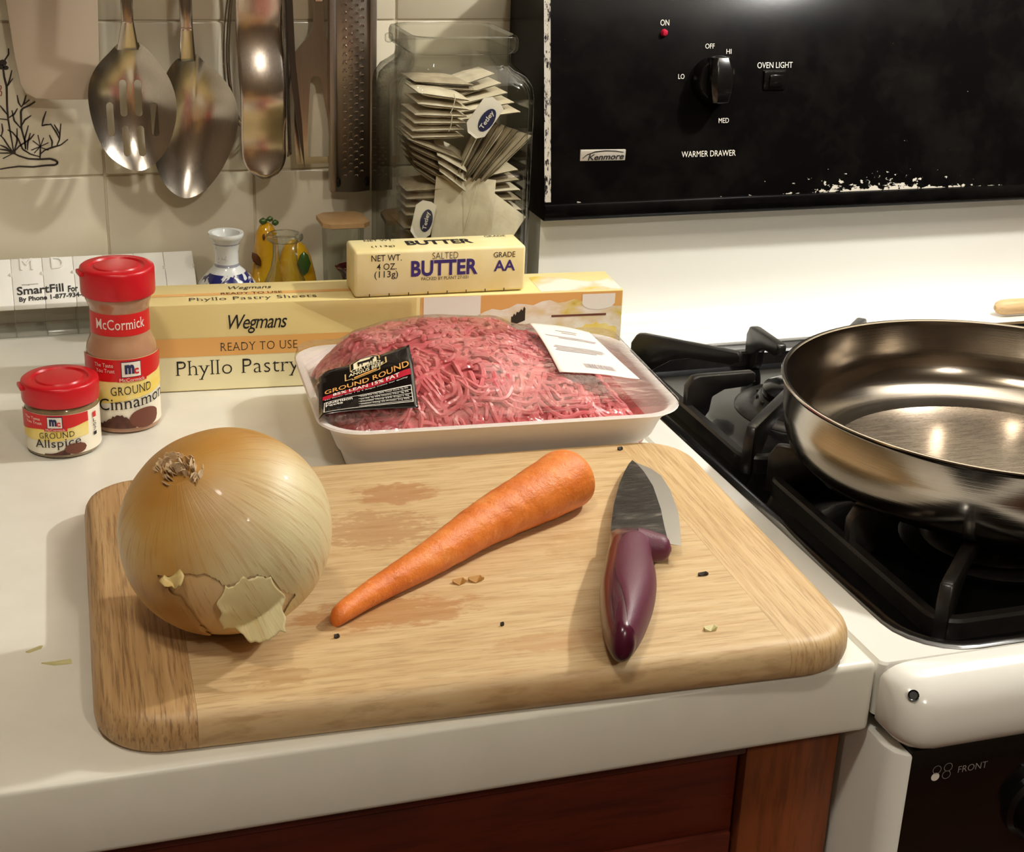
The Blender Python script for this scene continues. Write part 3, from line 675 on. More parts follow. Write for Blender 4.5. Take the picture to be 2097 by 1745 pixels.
# ------------------------------------------------------------------ carrot
m, nt, b = newmat('carrot_skin')
n1 = noise(nt, coords(nt, (1, 1, 1)), 260, 5, 0.7); n2 = noise(nt, coords(nt, (1, 1, 1)), 60, 4, 0.6)
col = ramp(nt, n2, [(0.3, C('#cf6a22')), (0.55, C('#e07f33')), (0.75, C('#e99a55'))])
col = mix(nt, ramp(nt, n1, [(0.60, (0, 0, 0, 1)), (0.72, (0.7, 0.7, 0.7, 1))]), col, C('#f0b27a'))
L(nt, col, b.inputs['Base Color']); b.inputs['Roughness'].default_value = 0.4; bump(nt, b, n1, 0.65, 0.0012)
T0, T1 = Vector((-.2497, .0645, 0)), Vector((-.0905, .1690, 0))
rtab = [(0, .0030), (.012, .0043), (.05, .0051), (.2, .0068), (.4, .0094), (.6, .0121), (.8, .0150), (.91, .0166), (.96, .0160), (.985, .0125), (1.0, .006)]
path = []; rr = []
nr = 150
for i in range(nr+1):
    t = i/nr; r = interpc(rtab, t); p = T0.lerp(T1, t); sd = Vector((-(T1-T0).y, (T1-T0).x, 0)).normalized()
    p = p + sd*(0.0035*math.sin(pi*t*0.95) + 0.0008*math.sin(t*13)); p.z = BT_ + .0002 + r*0.985
    path.append(p); rr.append(r)
g = G(); tdir = (T1-T0).normalized(); sdir = Vector((-tdir.y, tdir.x, 0)); rs = []
for i, (p, r) in enumerate(zip(path, rr)):
    ring = []
    for j in range(36):
        a = 2*pi*j/36
        groove = 0.0
        for gi, (gt, ga) in enumerate(((.08, .5), (.17, 1.6), (.23, .8), (.31, 1.2), (.36, 2.2), (.45, .7), (.52, 1.8), (.60, 1.1), (.69, 2.4), (.78, .9))):
            groove += math.exp(-((i/nr-gt-0.006*math.sin(a*2+gi))/.0045)**2) * max(0, math.cos(a-ga))**2
        q = p + (sdir*math.cos(a) + Vector((0, 0, 1))*math.sin(a))*r*(1 - .035*groove + .034*mnoise.noise(p*130 + Vector((math.cos(a), math.sin(a), 0))*1.3))
        ring.append(q)
    rs.append(ring)
g.rings(rs)
ca = thing('carrot', 'peeled orange carrot lying diagonally on the cutting board', 'carrot', (-.17, .115, BT_+.0002))
mk('root', g, 'carrot_skin', ca)
cg = G().lathe([(0, .0012), (.003, .0014), (.0058, .0006), (.0065, -.002), (0, -.002)], 20)
cg.xform(Matrix.Translation(path[-1] + tdir*.0004) @ tdir.to_track_quat('Z', 'Y').to_matrix().to_4x4())
plain('carrot_crown', '#d98238', 0.5, var=('#c46a24', 300)); mk('cut_top', cg, 'carrot_crown', ca)

# ------------------------------------------------------------------ knife
KD = Vector((.0875, .205, 0)).normalized(); KS = Vector((KD.y, -KD.x, 0))     # along to tip, to the right
KO = Vector((-.1355, -.0090, BT_+.0002))
kn = thing('kitchen_knife', 'small chef knife with plum handle lying right of the carrot', 'knife', KO)
def kp(s, x, z): return KO + KD*s + KS*x + Vector((0, 0, z))
m, nt, b = newmat('knife_face'); b.inputs['Metallic'].default_value = 0.55; b.inputs['Roughness'].default_value = 0.28
nz = noise(nt, coords(nt, (1, 3, 1), rot=(0, 0, rad(20))), 55, 6, 0.7); L(nt, ramp(nt, nz, [(0.35, C('#141311')), (0.52, C('#2b2826')), (0.62, C('#4f4b46')), (0.72, C('#86807a'))]), b.inputs['Base Color']); bump(nt, b, nz, 0.5, 0.002)
# outline: spine (x negative) and edge (x positive) against distance from the butt
SS = [.108, .1165, .1180, .138, .161, .192, .212, .222, .229]
ledge = list(zip(SS, [.018, .020, .0264, .0264, .0256, .0215, .0165, .0105, .0008]))
bev = list(zip(SS, [.0170, .0195, .0200, .0180, .0162, .0120, .0070, .0035, .0003]))
spine = list(zip(SS, [-.0097, -.0097, -.0097, -.0097, -.0091, -.0068, -.0040, -.0022, -.0002]))
bz = lambda s: .0090 - .0035*max(0, (s-.104)/.12)
gb, gv = G(), G()
rsb = []; rsv = []
for (s, e), (_, c), (_, p) in zip(ledge, bev, spine):
    z = bz(s); rsb.append([kp(s, p, z-.0009), kp(s, p, z+.0009), kp(s, c, z+.0007), kp(s, c, z-.0007)]); rsv.append([kp(s, c, z-.00068), kp(s, c, z+.00068), kp(s-.0015*(c < e-.003), e, z)])
gb.rings(rsb); gv.rings(rsv)
bl = mk('blade', gb, 'knife_face', kn, smooth=False); mk('edge_bevel', gv, 'knife_bevel', bl, smooth=False)
# handle: lofted ovals, wider at the belly, with a finger guard on the edge side
htab = [(0, .0015), (.002, .0045), (.007, .0066), (.016, .0088), (.035, .0116), (.052, .0128), (.068, .0126), (.085, .0112), (.098, .0104), (.110, .0106), (.1165, .0106), (.1195, .0098)]
hc = [(0, -.0014), (.02, -.0012), (.045, -.0004), (.07, .0001), (.09, -.0002), (.105, .0004), (.12, .0004)]
tz = [(0, .0035), (.003, .0085), (.010, .0105), (.03, .0128), (.055, .0128), (.08, .0110), (.10, .0090), (.112, .0062), (.1185, .0040), (.1195, .0025)]
rs = []; NA = 32
for i in range(61):
    s = .1195*i/60; ring = []
    for j in range(NA):
        a = 2*pi*j/NA; x = interpc(hc, s) + interpc(htab, s)*math.cos(a); z = interpc(tz, s)*math.sin(a)
        ring.append(kp(s, x, .0131 + z - (0.0 if s < .1 else (s-.1)*.08)))
    rs.append(ring)
hs = mk('handle', G().rings(rs), 'plum', kn)
# rubber grip: a skin over the edge side
gg = G(); rs2 = []
for i in range(61):
    s = .006 + .108*i/60; a0 = rad(interpc([(.006, 74), (.03, 98), (.05, 116), (.085, 118), (.098, 100), (.108, 70), (.114, 48)], s)); ring = []
    for j in range(25):
        a = -pi*.52 + (a0+pi*.52)*j/24; k = 1.004 + .026*min(1, (s-.006)/.015) + (.045*min(1, (s-.006)/.015) if 0 < j < 24 else 0)
        x = interpc(hc, s) + interpc(htab, s)*k*math.cos(a); z = interpc(tz, s)*k*math.sin(a); ring.append(kp(s, x, .0131+z - (0.0 if s < .1 else (s-.1)*.08)))
    rs2.append(ring)
gg.rings(rs2, False, False, False); mk('rubber_grip', gg, 'plum_grip', hs, recalc=False)
# guard lobe
gl = G(); rs = []
for i in range(13):
    t = i/12; cx = .004 + .0172*t; s = .106 - .0020*t*t; r = .0100*(1-.35*t)*math.sqrt(max(0.02, 1-max(0, (t-.72)/.28)**2)); ring = []
    for j in range(18):
        a = 2*pi*j/18; ring.append(kp(s + r*.95*math.cos(a), cx, .0122 + r*.92*math.sin(a)))
    rs.append(ring)
mk('finger_guard', gl.rings(rs), 'plum_grip', kn)

# ------------------------------------------------------------------ scraps
def scrap(name, label, pts, z, mat, h=.0008, group=None):
    cx = sum(p[0] for p in pts)/len(pts); cy = sum(p[1] for p in pts)/len(pts)
    ol = pts; v = [(x, y, z+.0001) for x, y in ol] + [(x, y, z+h*(1+.8*math.sin(i*2.3))) for i, (x, y) in enumerate(ol)] ; n = len(ol)
    g = G().add(v, [tuple(range(n))[::-1], tuple(range(n, 2*n))] + [(i, (i+1) % n, (i+1) % n+n, i+n) for i in range(n)])
    o = D.objects.new(name, None)
    ob = mk(name, g, mat, smooth=False); return tag(ob, label, 'food scrap', group)
plain('scrap_pale', '#c9c08c', 0.6); plain('scrap_brown', '#a87a3c', 0.6); plain('scrap_dark', '#2b1f14', 0.7)
scrap('onion_scrap', 'thin greenish onion skin scrap on the countertop left of the board', [(-.3800, .0965), (-.3745, .0935), (-.3665, .0932), (-.3668, .0960), (-.3740, .0960)], 0, 'scrap_pale')
scrap('onion_scrap', 'faint grey onion skin wisp on the countertop near the board shadow', [(-.3865, .1085), (-.3800, .1115), (-.3785, .1135), (-.3795, .1105), (-.3850, .1078)], 0, 'scrap_pale')
for nm, lab, c, mt, sz in (('onion_scrap', 'small tan peel scrap beside its twin below the carrot', (-.1855, .0838), 'scrap_brown', .0036), ('onion_scrap', 'larger tan peel scrap beside its twin below the carrot', (-.1768, .0848), 'scrap_brown', .0042),
        ('onion_scrap', 'pale peel scrap near the front right of the cutting board', (-.0809, .0152), 'scrap_pale', .0036), ('onion_scrap', 'thin dark curl of peel right of the knife handle', (-.0636, .0672), 'scrap_dark', .0030),
        ('pepper_crumb', 'round dark crumb on the board below the carrot tip', (-.253, .0431), 'scrap_dark', .0014), ('pepper_crumb', 'dark crumb at the back edge of the board near the knife tip', (-.0512, .2290), 'scrap_dark', .0018),
        ('pepper_crumb', 'tiny dark crumb between the carrot and the knife handle', (-.1760, .0385), 'scrap_dark', .0010)):
    x, y, z = bw(*c); k = RND.uniform(0, 3); thin = .35 if 'curl' in lab else .62
    pts = [(x + sz*math.cos(a), y + sz*thin*math.sin(a)*(1+.3*math.sin(3*a+k))) for a in [i*2*pi/7 for i in range(7)]]
    scrap(nm, lab, pts, BT_+.0002, mt, .0012)

# ------------------------------------------------------------------ tray of ground meat
TC = Vector((-.1010, .3205, 0)); TA = rad(-3.6)
tr = thing('meat_tray', 'white foam tray of ground beef wrapped in clear film', 'meat package', TC + Vector((0, 0, .0002)), TA)
HX, HY, RZ = .1120, .0785, .0360
lay = [(.0900, .0560, .016, .0), (.0925, .0580, .018, .0008), (.0960, .0630, .020, .014), (.1050, .0715, .024, .030), (.1105, .0770, .026, .0352), (HX, HY, .027, RZ), (.1112, .0777, .0265, .0370), (.1085, .0750, .026, .0368), (.1060, .0725, .025, .0345), (.0990, .0650, .020, .016), (.0900, .0570, .018, .0052), (.08, .048, .015, .0045)]
mk('tray', G().rings([rrect(-a, a, -b_, b_, r, z, 8) for a, b_, r, z in lay]), 'foam', tr, local=True)
Htab = [(-.108, .040), (-.095, .0480), (-.070, .0565), (-.03, .0610), (.01, .0580), (.04, .0490), (.07, .0360), (.092, .0240)]
WU = [(.0895, .0052), (.099, .0170), (.1062, .0360)]; WV = [(.0565, .0052), (.065, .0170), (.0726, .0360)]
def wallh(u, v):
    r_ = .025; qx, qy = abs(u)-(.1062-r_), abs(v)-(.0726-r_); d = r_ - math.hypot(max(qx, 0), max(qy, 0)) - min(max(qx, qy), 0)
    return interp([(-.002, .038), (0, .036), (.0074, .0172), (.0164, .0054)], d) + .0006
def in_tray(u, v):
    cx, cy, r_ = .1000-.024, .0668-.024, .024; dx, dy = abs(u)-cx, abs(v)-cy
    if dx > 0 and dy > 0 and math.hypot(dx, dy) > r_: k = r_/math.hypot(dx, dy); u, v = math.copysign(cx+dx*k, u), math.copysign(cy+dy*k, v)
    return u, v
def mh(u, v):
    vc = v - .003; e = (abs(u+.006)/.1040)**5.0 + (abs(vc)/.0715)**3.6
    k = max(0.0, 1-e)**0.45
    h = interp(Htab, u)*k
    h *= 1 - .20*max(0, -v/.066) + .03*(v/.066)
    h += .0030*k*math.sin((u+.02)*2*pi/.055)*max(0, -v/.066)
    h += k*(.0022*mnoise.noise(Vector((u*32, v*32, 0))) + .0012*mnoise.noise(Vector((u*80, v*80, 3))))
    return max(.0050 + h, wallh(u, v))
m, nt, b = newmat('ground_meat'); n1 = noise(nt, coords(nt), 190, 4, 0.6); n2 = noise(nt, coords(nt, (1, 1, 1), (1, 2, 3)), 45, 3, 0.5); n3 = noise(nt, coords(nt, (1, 1, 1), (5, 2, 3)), 420, 2, 0.5)
col = ramp(nt, n2, [(0.3, C('#c4545c')), (0.55, C('#d06a6e')), (0.75, C('#d98680'))]); col = mix(nt, ramp(nt, n1, [(0.56, (0, 0, 0, 1)), (0.70, (0.75, 0.75, 0.75, 1))]), col, C('#e9aca2'))
L(nt, col, b.inputs['Base Color']); b.inputs['Roughness'].default_value = 0.38; b.inputs['Coat Weight'].default_value = 0.15; bump(nt, b, n3, 0.3, 0.0006)
mk('meat_mound', G().grid(90, 64, lambda s, t: (lambda u, v: (u, v, max(mh(u, v)-.0012, wallh(u, v)+.0010)))(*in_tray(-.1000+.2000*s, -.0668+.1336*t))), 'ground_meat', tr, local=True, recalc=False)
gm = G()
def worm(u, v, a, ln, r, bend, lift=0.0, n=7, flat=1.0):
    pts = []; x, y = u, v
    for i in range(n):
        z = mh(x, y)
        if z < wallh(x, y) + .003 or x > .094: break
        pts.append((x, y, z + lift*math.sin(pi*i/(n-1)))); a += bend; x += math.cos(a)*ln/(n-1); y += math.sin(a)*ln/(n-1)
    if len(pts) >= 3: gm.tube(pts, [r*(.55 if i in (0, len(pts)-1) else 1)*RND.uniform(.92, 1.08) for i in range(len(pts))], 6, True, flat)
for k in range(1250):
    u, v = RND.uniform(-.102, .092), RND.uniform(-.068, .069)
    fl = mnoise.noise(Vector((u*22, v*22, 9)))*3.0 + (.3 if v > 0 else -.9); top = v > -.02
    worm(u, v, fl + RND.gauss(0, .55), RND.uniform(.005, .012), RND.uniform(.0014, .0021), RND.gauss(0, .18), RND.uniform(-.0010, .0002) if top else RND.uniform(-.0004, .0010))
# the long strands folded over the near edge
for cx, cy, r0, cnt, a0, a1 in ((-.010, -.040, .004, 5, 1.0, 2.0), (.010, -.046, .003, 4, .85, 1.75), (-.036, -.046, .003, 4, 1.15, 2.05), (.040, -.044, .004, 5, .95, 1.9), (.066, -.042, .003, 4, .9, 1.8), (-.070, -.050, .004, 4, 1.0, 2.0)):
    for k in range(cnt):
        R0 = r0 + .0037*k; pts = []; ph_ = RND.uniform(0, 6)
        for i in range(14):
            a = pi*(a0 + RND.uniform(-.01, .01) + (a1-a0)*i/13); x = cx + R0*1.05*math.cos(a) + .0009*math.sin(i*.8+ph_); y = max(-.0665, cy + R0*.85*math.sin(a) + .0009*math.cos(i*.9+ph_))
            pts.append((x, y, mh(x, y) + .0012 + .0009*math.sin(i*.7+ph_)))
        rr0 = RND.uniform(.0016, .0020); gm.tube(pts, [rr0*RND.uniform(.9, 1.1) for _ in pts], 7)
for k in range(26):
    u = RND.uniform(-.085, .085); worm(u, RND.uniform(-.036, -.026), -pi/2+RND.gauss(0, .35), RND.uniform(.018, .032), RND.uniform(.0016, .0020), RND.gauss(0, .12), .0014, 9)
mk('meat_strands', gm, 'ground_meat', tr, local=True, recalc=False, kind='stuff')
# clear film stretched from rim to rim over the mound
FN_U, FN_V = 66, 48
LB3 = [(-.1055, -.0215, .0530), (-.0490, -.0105, .0605), (-.0535, -.0640, .0410), (-.1108, -.0590, .0385)]   # tl tr br bl of the brand label
LW3 = [(.0400, .0375, .0585), (.0800, .0330, .0520), (.0930, -.0350, .0425), (.0400, -.0365, .0515)]        # price label
def patch_z(P, u, v):
    """height of a bilinear patch over (u,v), or None outside"""
    a, b_ = .5, .5
    for _ in range(12):
        f = [(P[0][d]*(1-a)+P[1][d]*a)*(1-b_) + (P[3][d]*(1-a)+P[2][d]*a)*b_ for d in (0, 1)]
        da = [(P[1][d]-P[0][d])*(1-b_) + (P[2][d]-P[3][d])*b_ for d in (0, 1)]; db = [(P[3][d]*(1-a)+P[2][d]*a) - (P[0][d]*(1-a)+P[1][d]*a) for d in (0, 1)]
        det = da[0]*db[1]-da[1]*db[0]; ex, ey = u-f[0], v-f[1]; a += (ex*db[1]-ey*db[0])/det; b_ += (da[0]*ey-da[1]*ex)/det
        a = max(-1, min(2, a)); b_ = max(-1, min(2, b_))
    if -.04 <= a <= 1.04 and -.04 <= b_ <= 1.04: return (P[0][2]*(1-a)+P[1][2]*a)*(1-b_) + (P[3][2]*(1-a)+P[2][2]*a)*b_ + .0022*math.sin(pi*max(0, min(1, a)))*0.6
    return None
def film_floor(u, v):
    z = max(.0373, mh(u, v) + .0030)
    for P in (LB3, LW3):
        q = patch_z(P, u, v)
        if q is not None: z = max(z, q)
    return z
fz = [[film_floor(-HX+2*HX*i/FN_U, -HY+2*HY*j/FN_V) for i in range(FN_U+1)] for j in range(FN_V+1)]
for j in range(FN_V+1):
    for i in range(FN_U+1):
        if i in (0, FN_U) or j in (0, FN_V): fz[j][i] = .0373
raw = [r_[:] for r_ in fz]
for it in range(70):
    nz_ = [r_[:] for r_ in fz]
    for j in range(1, FN_V):
        for i in range(1, FN_U):
            nz_[j][i] = max(raw[j][i], (fz[j-1][i]+fz[j+1][i]+fz[j][i-1]+fz[j][i+1])/4)
    fz = nz_
def film_z(u, v):
    x = (u+HX)/(2*HX)*FN_U; y = (v+HY)/(2*HY)*FN_V; i = max(0, min(FN_U-1, int(x))); j = max(0, min(FN_V-1, int(y))); a, b_ = x-i, y-j
    return (fz[j][i]*(1-a)+fz[j][i+1]*a)*(1-b_) + (fz[j+1][i]*(1-a)+fz[j+1][i+1]*a)*b_
def film_pt(s, t):
    u, v = -HX+2*HX*s, -HY+2*HY*t; z = film_z(u, v)
    # round the corners
    cx, cy = HX-.027, HY-.027; dx, dy = abs(u)-cx, abs(v)-cy
    if dx > 0 and dy > 0 and math.hypot(dx, dy) > .027:
        k = .027/math.hypot(dx, dy); u = math.copysign(cx+dx*k, u); v = math.copysign(cy+dy*k, v)
    return (u, v, z)
mk('film', G().grid(FN_U, FN_V, film_pt), 'film', tr, local=True, recalc=False)
def film_world_to_local(x, y):
    dx, dy = x-TC.x, y-TC.y; return (dx*math.cos(-TA)-dy*math.sin(-TA), dx*math.sin(-TA)+dy*math.cos(-TA))
def film_map(corners, off):
    """corners in tray coordinates: tl, tr, br, bl ; (a,b) in 0..1 from top-left, b downwards"""
    tl, tr_, br, bl_ = corners
    def f(a, b_):
        u = (tl[0]*(1-a)+tr_[0]*a)*(1-b_) + (bl_[0]*(1-a)+br[0]*a)*b_; v = (tl[1]*(1-a)+tr_[1]*a)*(1-b_) + (bl_[1]*(1-a)+br[1]*a)*b_
        z = sum(film_z(u+du, v+dv) for du, dv in ((0, 0), (.004, 0), (-.004, 0), (0, .004), (0, -.004)))/5
        e_ = .002; nn = Vector((-(film_z(u+e_, v)-film_z(u-e_, v))/(2*e_), -(film_z(u, v+e_)-film_z(u, v-e_))/(2*e_), 1)).normalized()
        p = Vector((u, v, max(z, film_z(u, v)))) + nn*off; return tr.matrix_basis @ p
    return f
plain('label_black', '#0d0b0b', 0.22, coat=0.5)
LB = [p[:2] for p in LB3]
lb = mk('brand_label', G().grid(24, 20, film_map(LB, .0007)), 'label_black', tr, recalc=False, solid=.0003)
f2 = film_map(LB, .0012)
def lmap(a, b_): return f2(a, 1-b_)        # (0..1, 0..1) with b upwards
g = G(); ol = [(.27, .62), (.27, .76), (.33, .77), (.33, .93), (.42, 1.0), (.60, 1.01), (.665, .94), (.665, .865), (.735, .86), (.735, .74), (.66, .715), (.655, .655), (.35, .60), (.345, .625)]
ol = [(x, y+.045) for x, y in ol]
cxm = sum(p[0] for p in ol)/len(ol); cym = sum(p[1] for p in ol)/len(ol)
def flatpoly(ol, mat, nm, fn, sub=5, parent=None):
    g = G(); n = len(ol); cx_ = sum(p[0] for p in ol)/n; cy_ = sum(p[1] for p in ol)/n
    for i in range(n):
        (x0, y0), (x1, y1) = ol[i], ol[(i+1) % n]
        g.rings([[fn(cx_+(x0-cx_)*k/sub, cy_+(y0-cy_)*k/sub) for k in range(sub+1)], [fn(cx_+(x1-cx_)*k/sub, cy_+(y1-cy_)*k/sub) for k in range(sub+1)]], False, False, False)
    return mk(nm, g, mat, parent, smooth=False, recalc=False)
plain('label_tan', '#d9b878', 0.4); plain('label_pale', '#efe3bd', 0.4); plain('label_crimson', '#b51f33', 0.35)
f3 = film_map(LB, .0015); l3 = lambda a, b_: f3(a, 1-b_); f4 = film_map(LB, .0018); l4 = lambda a, b_: f4(a, 1-b_)
flatpoly(ol, 'label_tan', 'crest', lmap, parent=lb); flatpoly([(cxm+(x-cxm)*.93, cym+(y-cym)*.93) for x, y in ol], 'label_black', 'crest', l3, parent=lb)
flatpoly([(.37, .835), (.37, .955), (.45, 1.0), (.58, 1.005), (.63, .965), (.63, .875)], 'label_pale', 'crest', l4, parent=lb)
f5 = film_map(LB, .0021); l5 = lambda a, b_: f5(a, 1-b_)
g = G(); columns(g, l5, lin(.415, .575, 8), .910, .955); columns(g, l5, lin(.56, .605, 3), .935, .980); columns(g, l5, [.42, .435], .868, .915); columns(g, l5, [.46, .472], .868, .915); columns(g, l5, [.545, .558], .875, .915); columns(g, l5, [.575, .587], .875, .94)
mk('steer', g, 'label_black', lb, smooth=False, recalc=False)
flatpoly([(.37, .660), (.37, .685), (.62, .730), (.62, .705)], 'ink_orange', 'crest', l4, parent=lb)
lettering('lettering', [('CERTIFIED', .34, .67, .795, .848, {'bold': .015}), ('ANGUS BEEF', .315, .70, .725, .785, {'bold': .015})], l5, 'label_pale', lb, slope=.10)
lettering('lettering', [('GROUND ROUND', .055, .955, .52, .605, {'bold': .012})], l5, 'ink_orange', lb, slope=.13)
g = G(); columns(g, l3, lin(.035, .965, 24), lambda x: .355+.13*x, lambda x: .435+.13*x); mk('red_band', g, 'label_crimson', lb, smooth=False, recalc=False)
lettering('lettering', [('85% LEAN 15% FAT', .14, .85, .432, .488, {'bold': .02}), ('No flavor: only 1 in 4 Angus meets our quality', .06, .93, .375, .400)], l5, 'ink_white', lb, slope=.13)
g = G()
for y0 in (.045, .10, .155, .21, .265): columns(g, l3, lin(.40, .955, 14), lambda x, y0=y0: y0+.07*x, lambda x, y0=y0: y0+.006+.07*x)
for x0 in (.05, .95): columns(g, l3, [x0, x0+.008], lambda x: .02+.07*x, lambda x: .29+.05*x, 6)
columns(g, l3, lin(.05, .955, 20), lambda x: .02+.07*x, lambda x: .03+.07*x); columns(g, l3, lin(.05, .955, 20), lambda x: .29+.05*x, lambda x: .297+.05*x)
mk('nutrition_rules', g, 'ink_white', lb, smooth=False, recalc=False)
lettering('lettering', [('Nutrition', .07, .34, .225, .29, {'bold': .02}), ('Facts', .07, .24, .165, .22, {'bold': .02})] + [(s, .42, .92, y, y+.03) for s, y in (('Total Fat 17g 26% Total Carb 0g 0%', .265), ('Sat Fat 7g 35% Dietary Fiber 0g 0%', .21), ('Cholest 75mg 25% Sugars 0g', .155), ('Sodium 75mg 3% Protein 21g 42%', .10))], l5, 'ink_white', lb, slope=.07)
# white scale label on the right slope
LW = [p[:2] for p in LW3]
wl = mk('price_label', G().grid(16, 20, film_map(LW, .0008)), 'card_white', tr, recalc=False, solid=.0003)
fw = film_map(LW, .0013); lw_ = lambda a, b_: fw(a, 1-b_)
plain('ink_pale', '#b9aeb0', 0.6)
g = G()
for i, (y, x0, x1) in enumerate(((.86, .35, .7), (.82, .42, .66), (.72, .12, .9), (.69, .3, .86), (.50, .15, .85), (.47, .12, .85), (.44, .15, .8), (.41, .12, .7))): columns(g, lw_, lin(x0, x1, 6), y, y+.012)
x = .38
for i in range(16):
    wdt = RND.choice((.008, .014, .02)); columns(g, lw_, [x, x+wdt], .10, .19); x += wdt+.010
mk('print', g, 'ink_pale', wl, smooth=False, recalc=False)

# ------------------------------------------------------------------ skillet on the front grate
PC = Vector((.1653, .1528, 0))
sk = thing('skillet', 'shiny stainless steel skillet standing on the front burner grate', 'pan', (PC.x, PC.y, .0200))
mk('body', G().lathe([(0, .0202), (.100, .0202), (.1095, .0212), (.1165, .0245), (.1215, .0305), (.1245, .0395), (.1262, .0520), (.1272, .0672), (.1284, .0694), (.1292, .0700), (.1290, .0708), (.1278, .0711), (.1262, .0704), (.1256, .0672), (.1246, .0520), (.1228, .0420), (.1185, .0338), (.1115, .0278), (.1030, .0243), (.0940, .0228)], 128, PC), 'pan_side', sk)
mk('cooking_surface', G().lathe([(.0940, .0228), (.0900, .0226), (.05, .0226), (0, .0226)], 128, PC), 'pan_floor', sk)
mk('base_disc', G().lathe([(0, .0200), (.098, .0200), (.0985, .0206), (0, .0206)], 96, PC), 'steel_dark', sk)
hg = G().tube([PC+Vector((.1255, .0, .055)), PC+Vector((.150, .0, .060)), PC+Vector((.20, .0, .070)), PC+Vector((.28, .0, .078)), PC+Vector((.33, .0, .080))], [.006, .007, .009, .011, .009], 14, True, 1.6)
mk('handle', hg, 'steel_tong', sk)
ws = thing('wooden_spoon', 'pale wooden spoon lying on the back ledge of the stove', 'spoon', (.50, .468, .0))
g = G().tube([(.386, .4700, .0066), (.3885, .4700, .0066), (.392, .4699, .0066), (.398, .4698, .0066), (.55, .4690, .0062), (.60, .469, .006)], [.002, .0048, .0062, .0066, .0055, .006], 14)
mk('handle', g, 'spoon_wood', ws)
mk('bowl', G().lathe([(0, 0), (.7, .0), (1, .006), (.9, .0075), (.6, .004), (0, .003)], 28).xform(Matrix.Translation((.628, .469, .0005)) @ Matrix.Diagonal((.034, .019, 1, 1))), 'spoon_wood', ws)

# ------------------------------------------------------------------ spice jars
m, nt, b = newmat('dusty_glass'); b.inputs['Roughness'].default_value = 0.08; b.inputs['Coat Weight'].default_value = 0.6
L(nt, ramp(nt, noise(nt, coords(nt, (1, 1, .6)), 60, 4), [(0.3, C('#a4785c')), (0.7, C('#b58c6c'))]), b.inputs['Base Color'])
m, nt, b = newmat('dusty_glass_grey'); b.inputs['Roughness'].default_value = 0.08; b.inputs['Coat Weight'].default_value = 0.6
L(nt, ramp(nt, noise(nt, coords(nt, (1, 1, .6)), 60, 4), [(0.3, C('#7d6a4e')), (0.7, C('#96835f'))]), b.inputs['Base Color'])
def cylmap(c, r, phi0, k=0.0003): return lambda a, z: (c[0] + (r+k)*math.cos(phi0 + a/r), c[1] + (r+k)*math.sin(phi0 + a/r), z)
def mm(*v): return [x/1000 for x in v]
def lid(c, r, z0, z1, parent):
    h = z1-z0; pr = [(r*.93, z0), (r*.985, z0+.0006), (r, z0+.002), (r, z1-.0022), (r*.985, z1-.0008), (r*.94, z1), (r*.74, z1), (r*.71, z1-.0011), (r*.62, z1-.0012), (r*.59, z1-.0002), (r*.5, z1), (0, z1+.0001)]
    g = G().lathe(pr, 64, (c[0], c[1], 0))
    # finger tab on the flip side
    o = mk('lid', g, 'lid_red', parent)
    a = rad(190); tx, ty = c[0]+r*math.cos(a), c[1]+r*math.sin(a)
    mk('tab', G().box(-.0012, .0016, -.005, .005, 0, .003).xform(Matrix.Translation((tx, ty, z1-.0045)) @ Matrix.Rotation(a, 4, 'Z')), 'lid_red', o, bevel=.0008)
    return o
def spice_logo(fn, fn2, x0, x1, z0, z1, parent, ribbon_x):
    g = G(); columns(g, fn, lin(x0-.0004, x1+.0004, 6), z0-.0004, z1+.0004); mk('emblem', g, 'ink_navy', parent, smooth=False, recalc=False)
    g = G(); columns(g, fn2, lin(x0, x1, 6), z0, z1); mk('emblem', g, 'card_white', parent, smooth=False, recalc=False)

cc = (-.3168, .388); ph = -1.6354; r = .0222
cj = thing('cinnamon_jar', 'tall cinnamon spice bottle with red lid in front of the pastry box', 'spice jar', (cc[0], cc[1], 0))
mk('bottle', G().lathe([(0, .0002), (.0195, .0002), (.0215, .0012), (.0219, .0035), (.0219, .0470), (.0217, .0505), (.0208, .0545), (.0193, .0578), (.0184, .0605), (.0181, .0640), (.0181, .0755), (.0184, .0790), (.0194, .0818), (.0203, .0840), (.0203, .0870), (.0190, .0885), (0, .0885)], 64, (cc[0], cc[1], 0)), 'dusty_glass', cj)
lid(cc, .0226, .0862, .1040, cj)
nm_ = cylmap(cc, .0181, ph); g = G(); columns(g, nm_, lin(-.0245, .0245, 28), .0632, .0772, 1); nl = mk('neck_label', g, 'label_red', cj, recalc=False)
lettering('lettering', mm and [('McCormick', -.0158, .0160, .0676, .0742, {'bold': .004, 'serif': .04, 'space': 1.04})], cylmap(cc, .0181, ph, .0006), 'ink_white', nl)
f0, f1, f2_, f3_ = (cylmap(cc, r, ph, k) for k in (.0000, .0003, .0006, .0009))
xs = lin(-.034, .034, 40)
g = G(); columns(g, f0, xs, .0040, .0497, 2); bl_ = mk('body_label', g, 'label_cream', cj, recalc=False)
g = G(); columns(g, f1, xs, lambda x: .0195+.15*(x+.02)*(x > -.02), .0497, 2); mk('yellow_field', g, 'label_yellow', bl_, recalc=False)
sw_ = lambda x: interp([(-.034, .0335), (-.010, .0352), (.012, .0362), (.022, .0378), (.034, .0405)], x)
g = G(); columns(g, f2_, xs, sw_, .0497, 2); mk('red_field', g, 'label_red', bl_, recalc=False)
spice_logo(f3_, cylmap(cc, r, ph, .0011), -.0007, .0105, .0386, .0480, bl_, None)
f5 = cylmap(cc, r, ph, .0014)
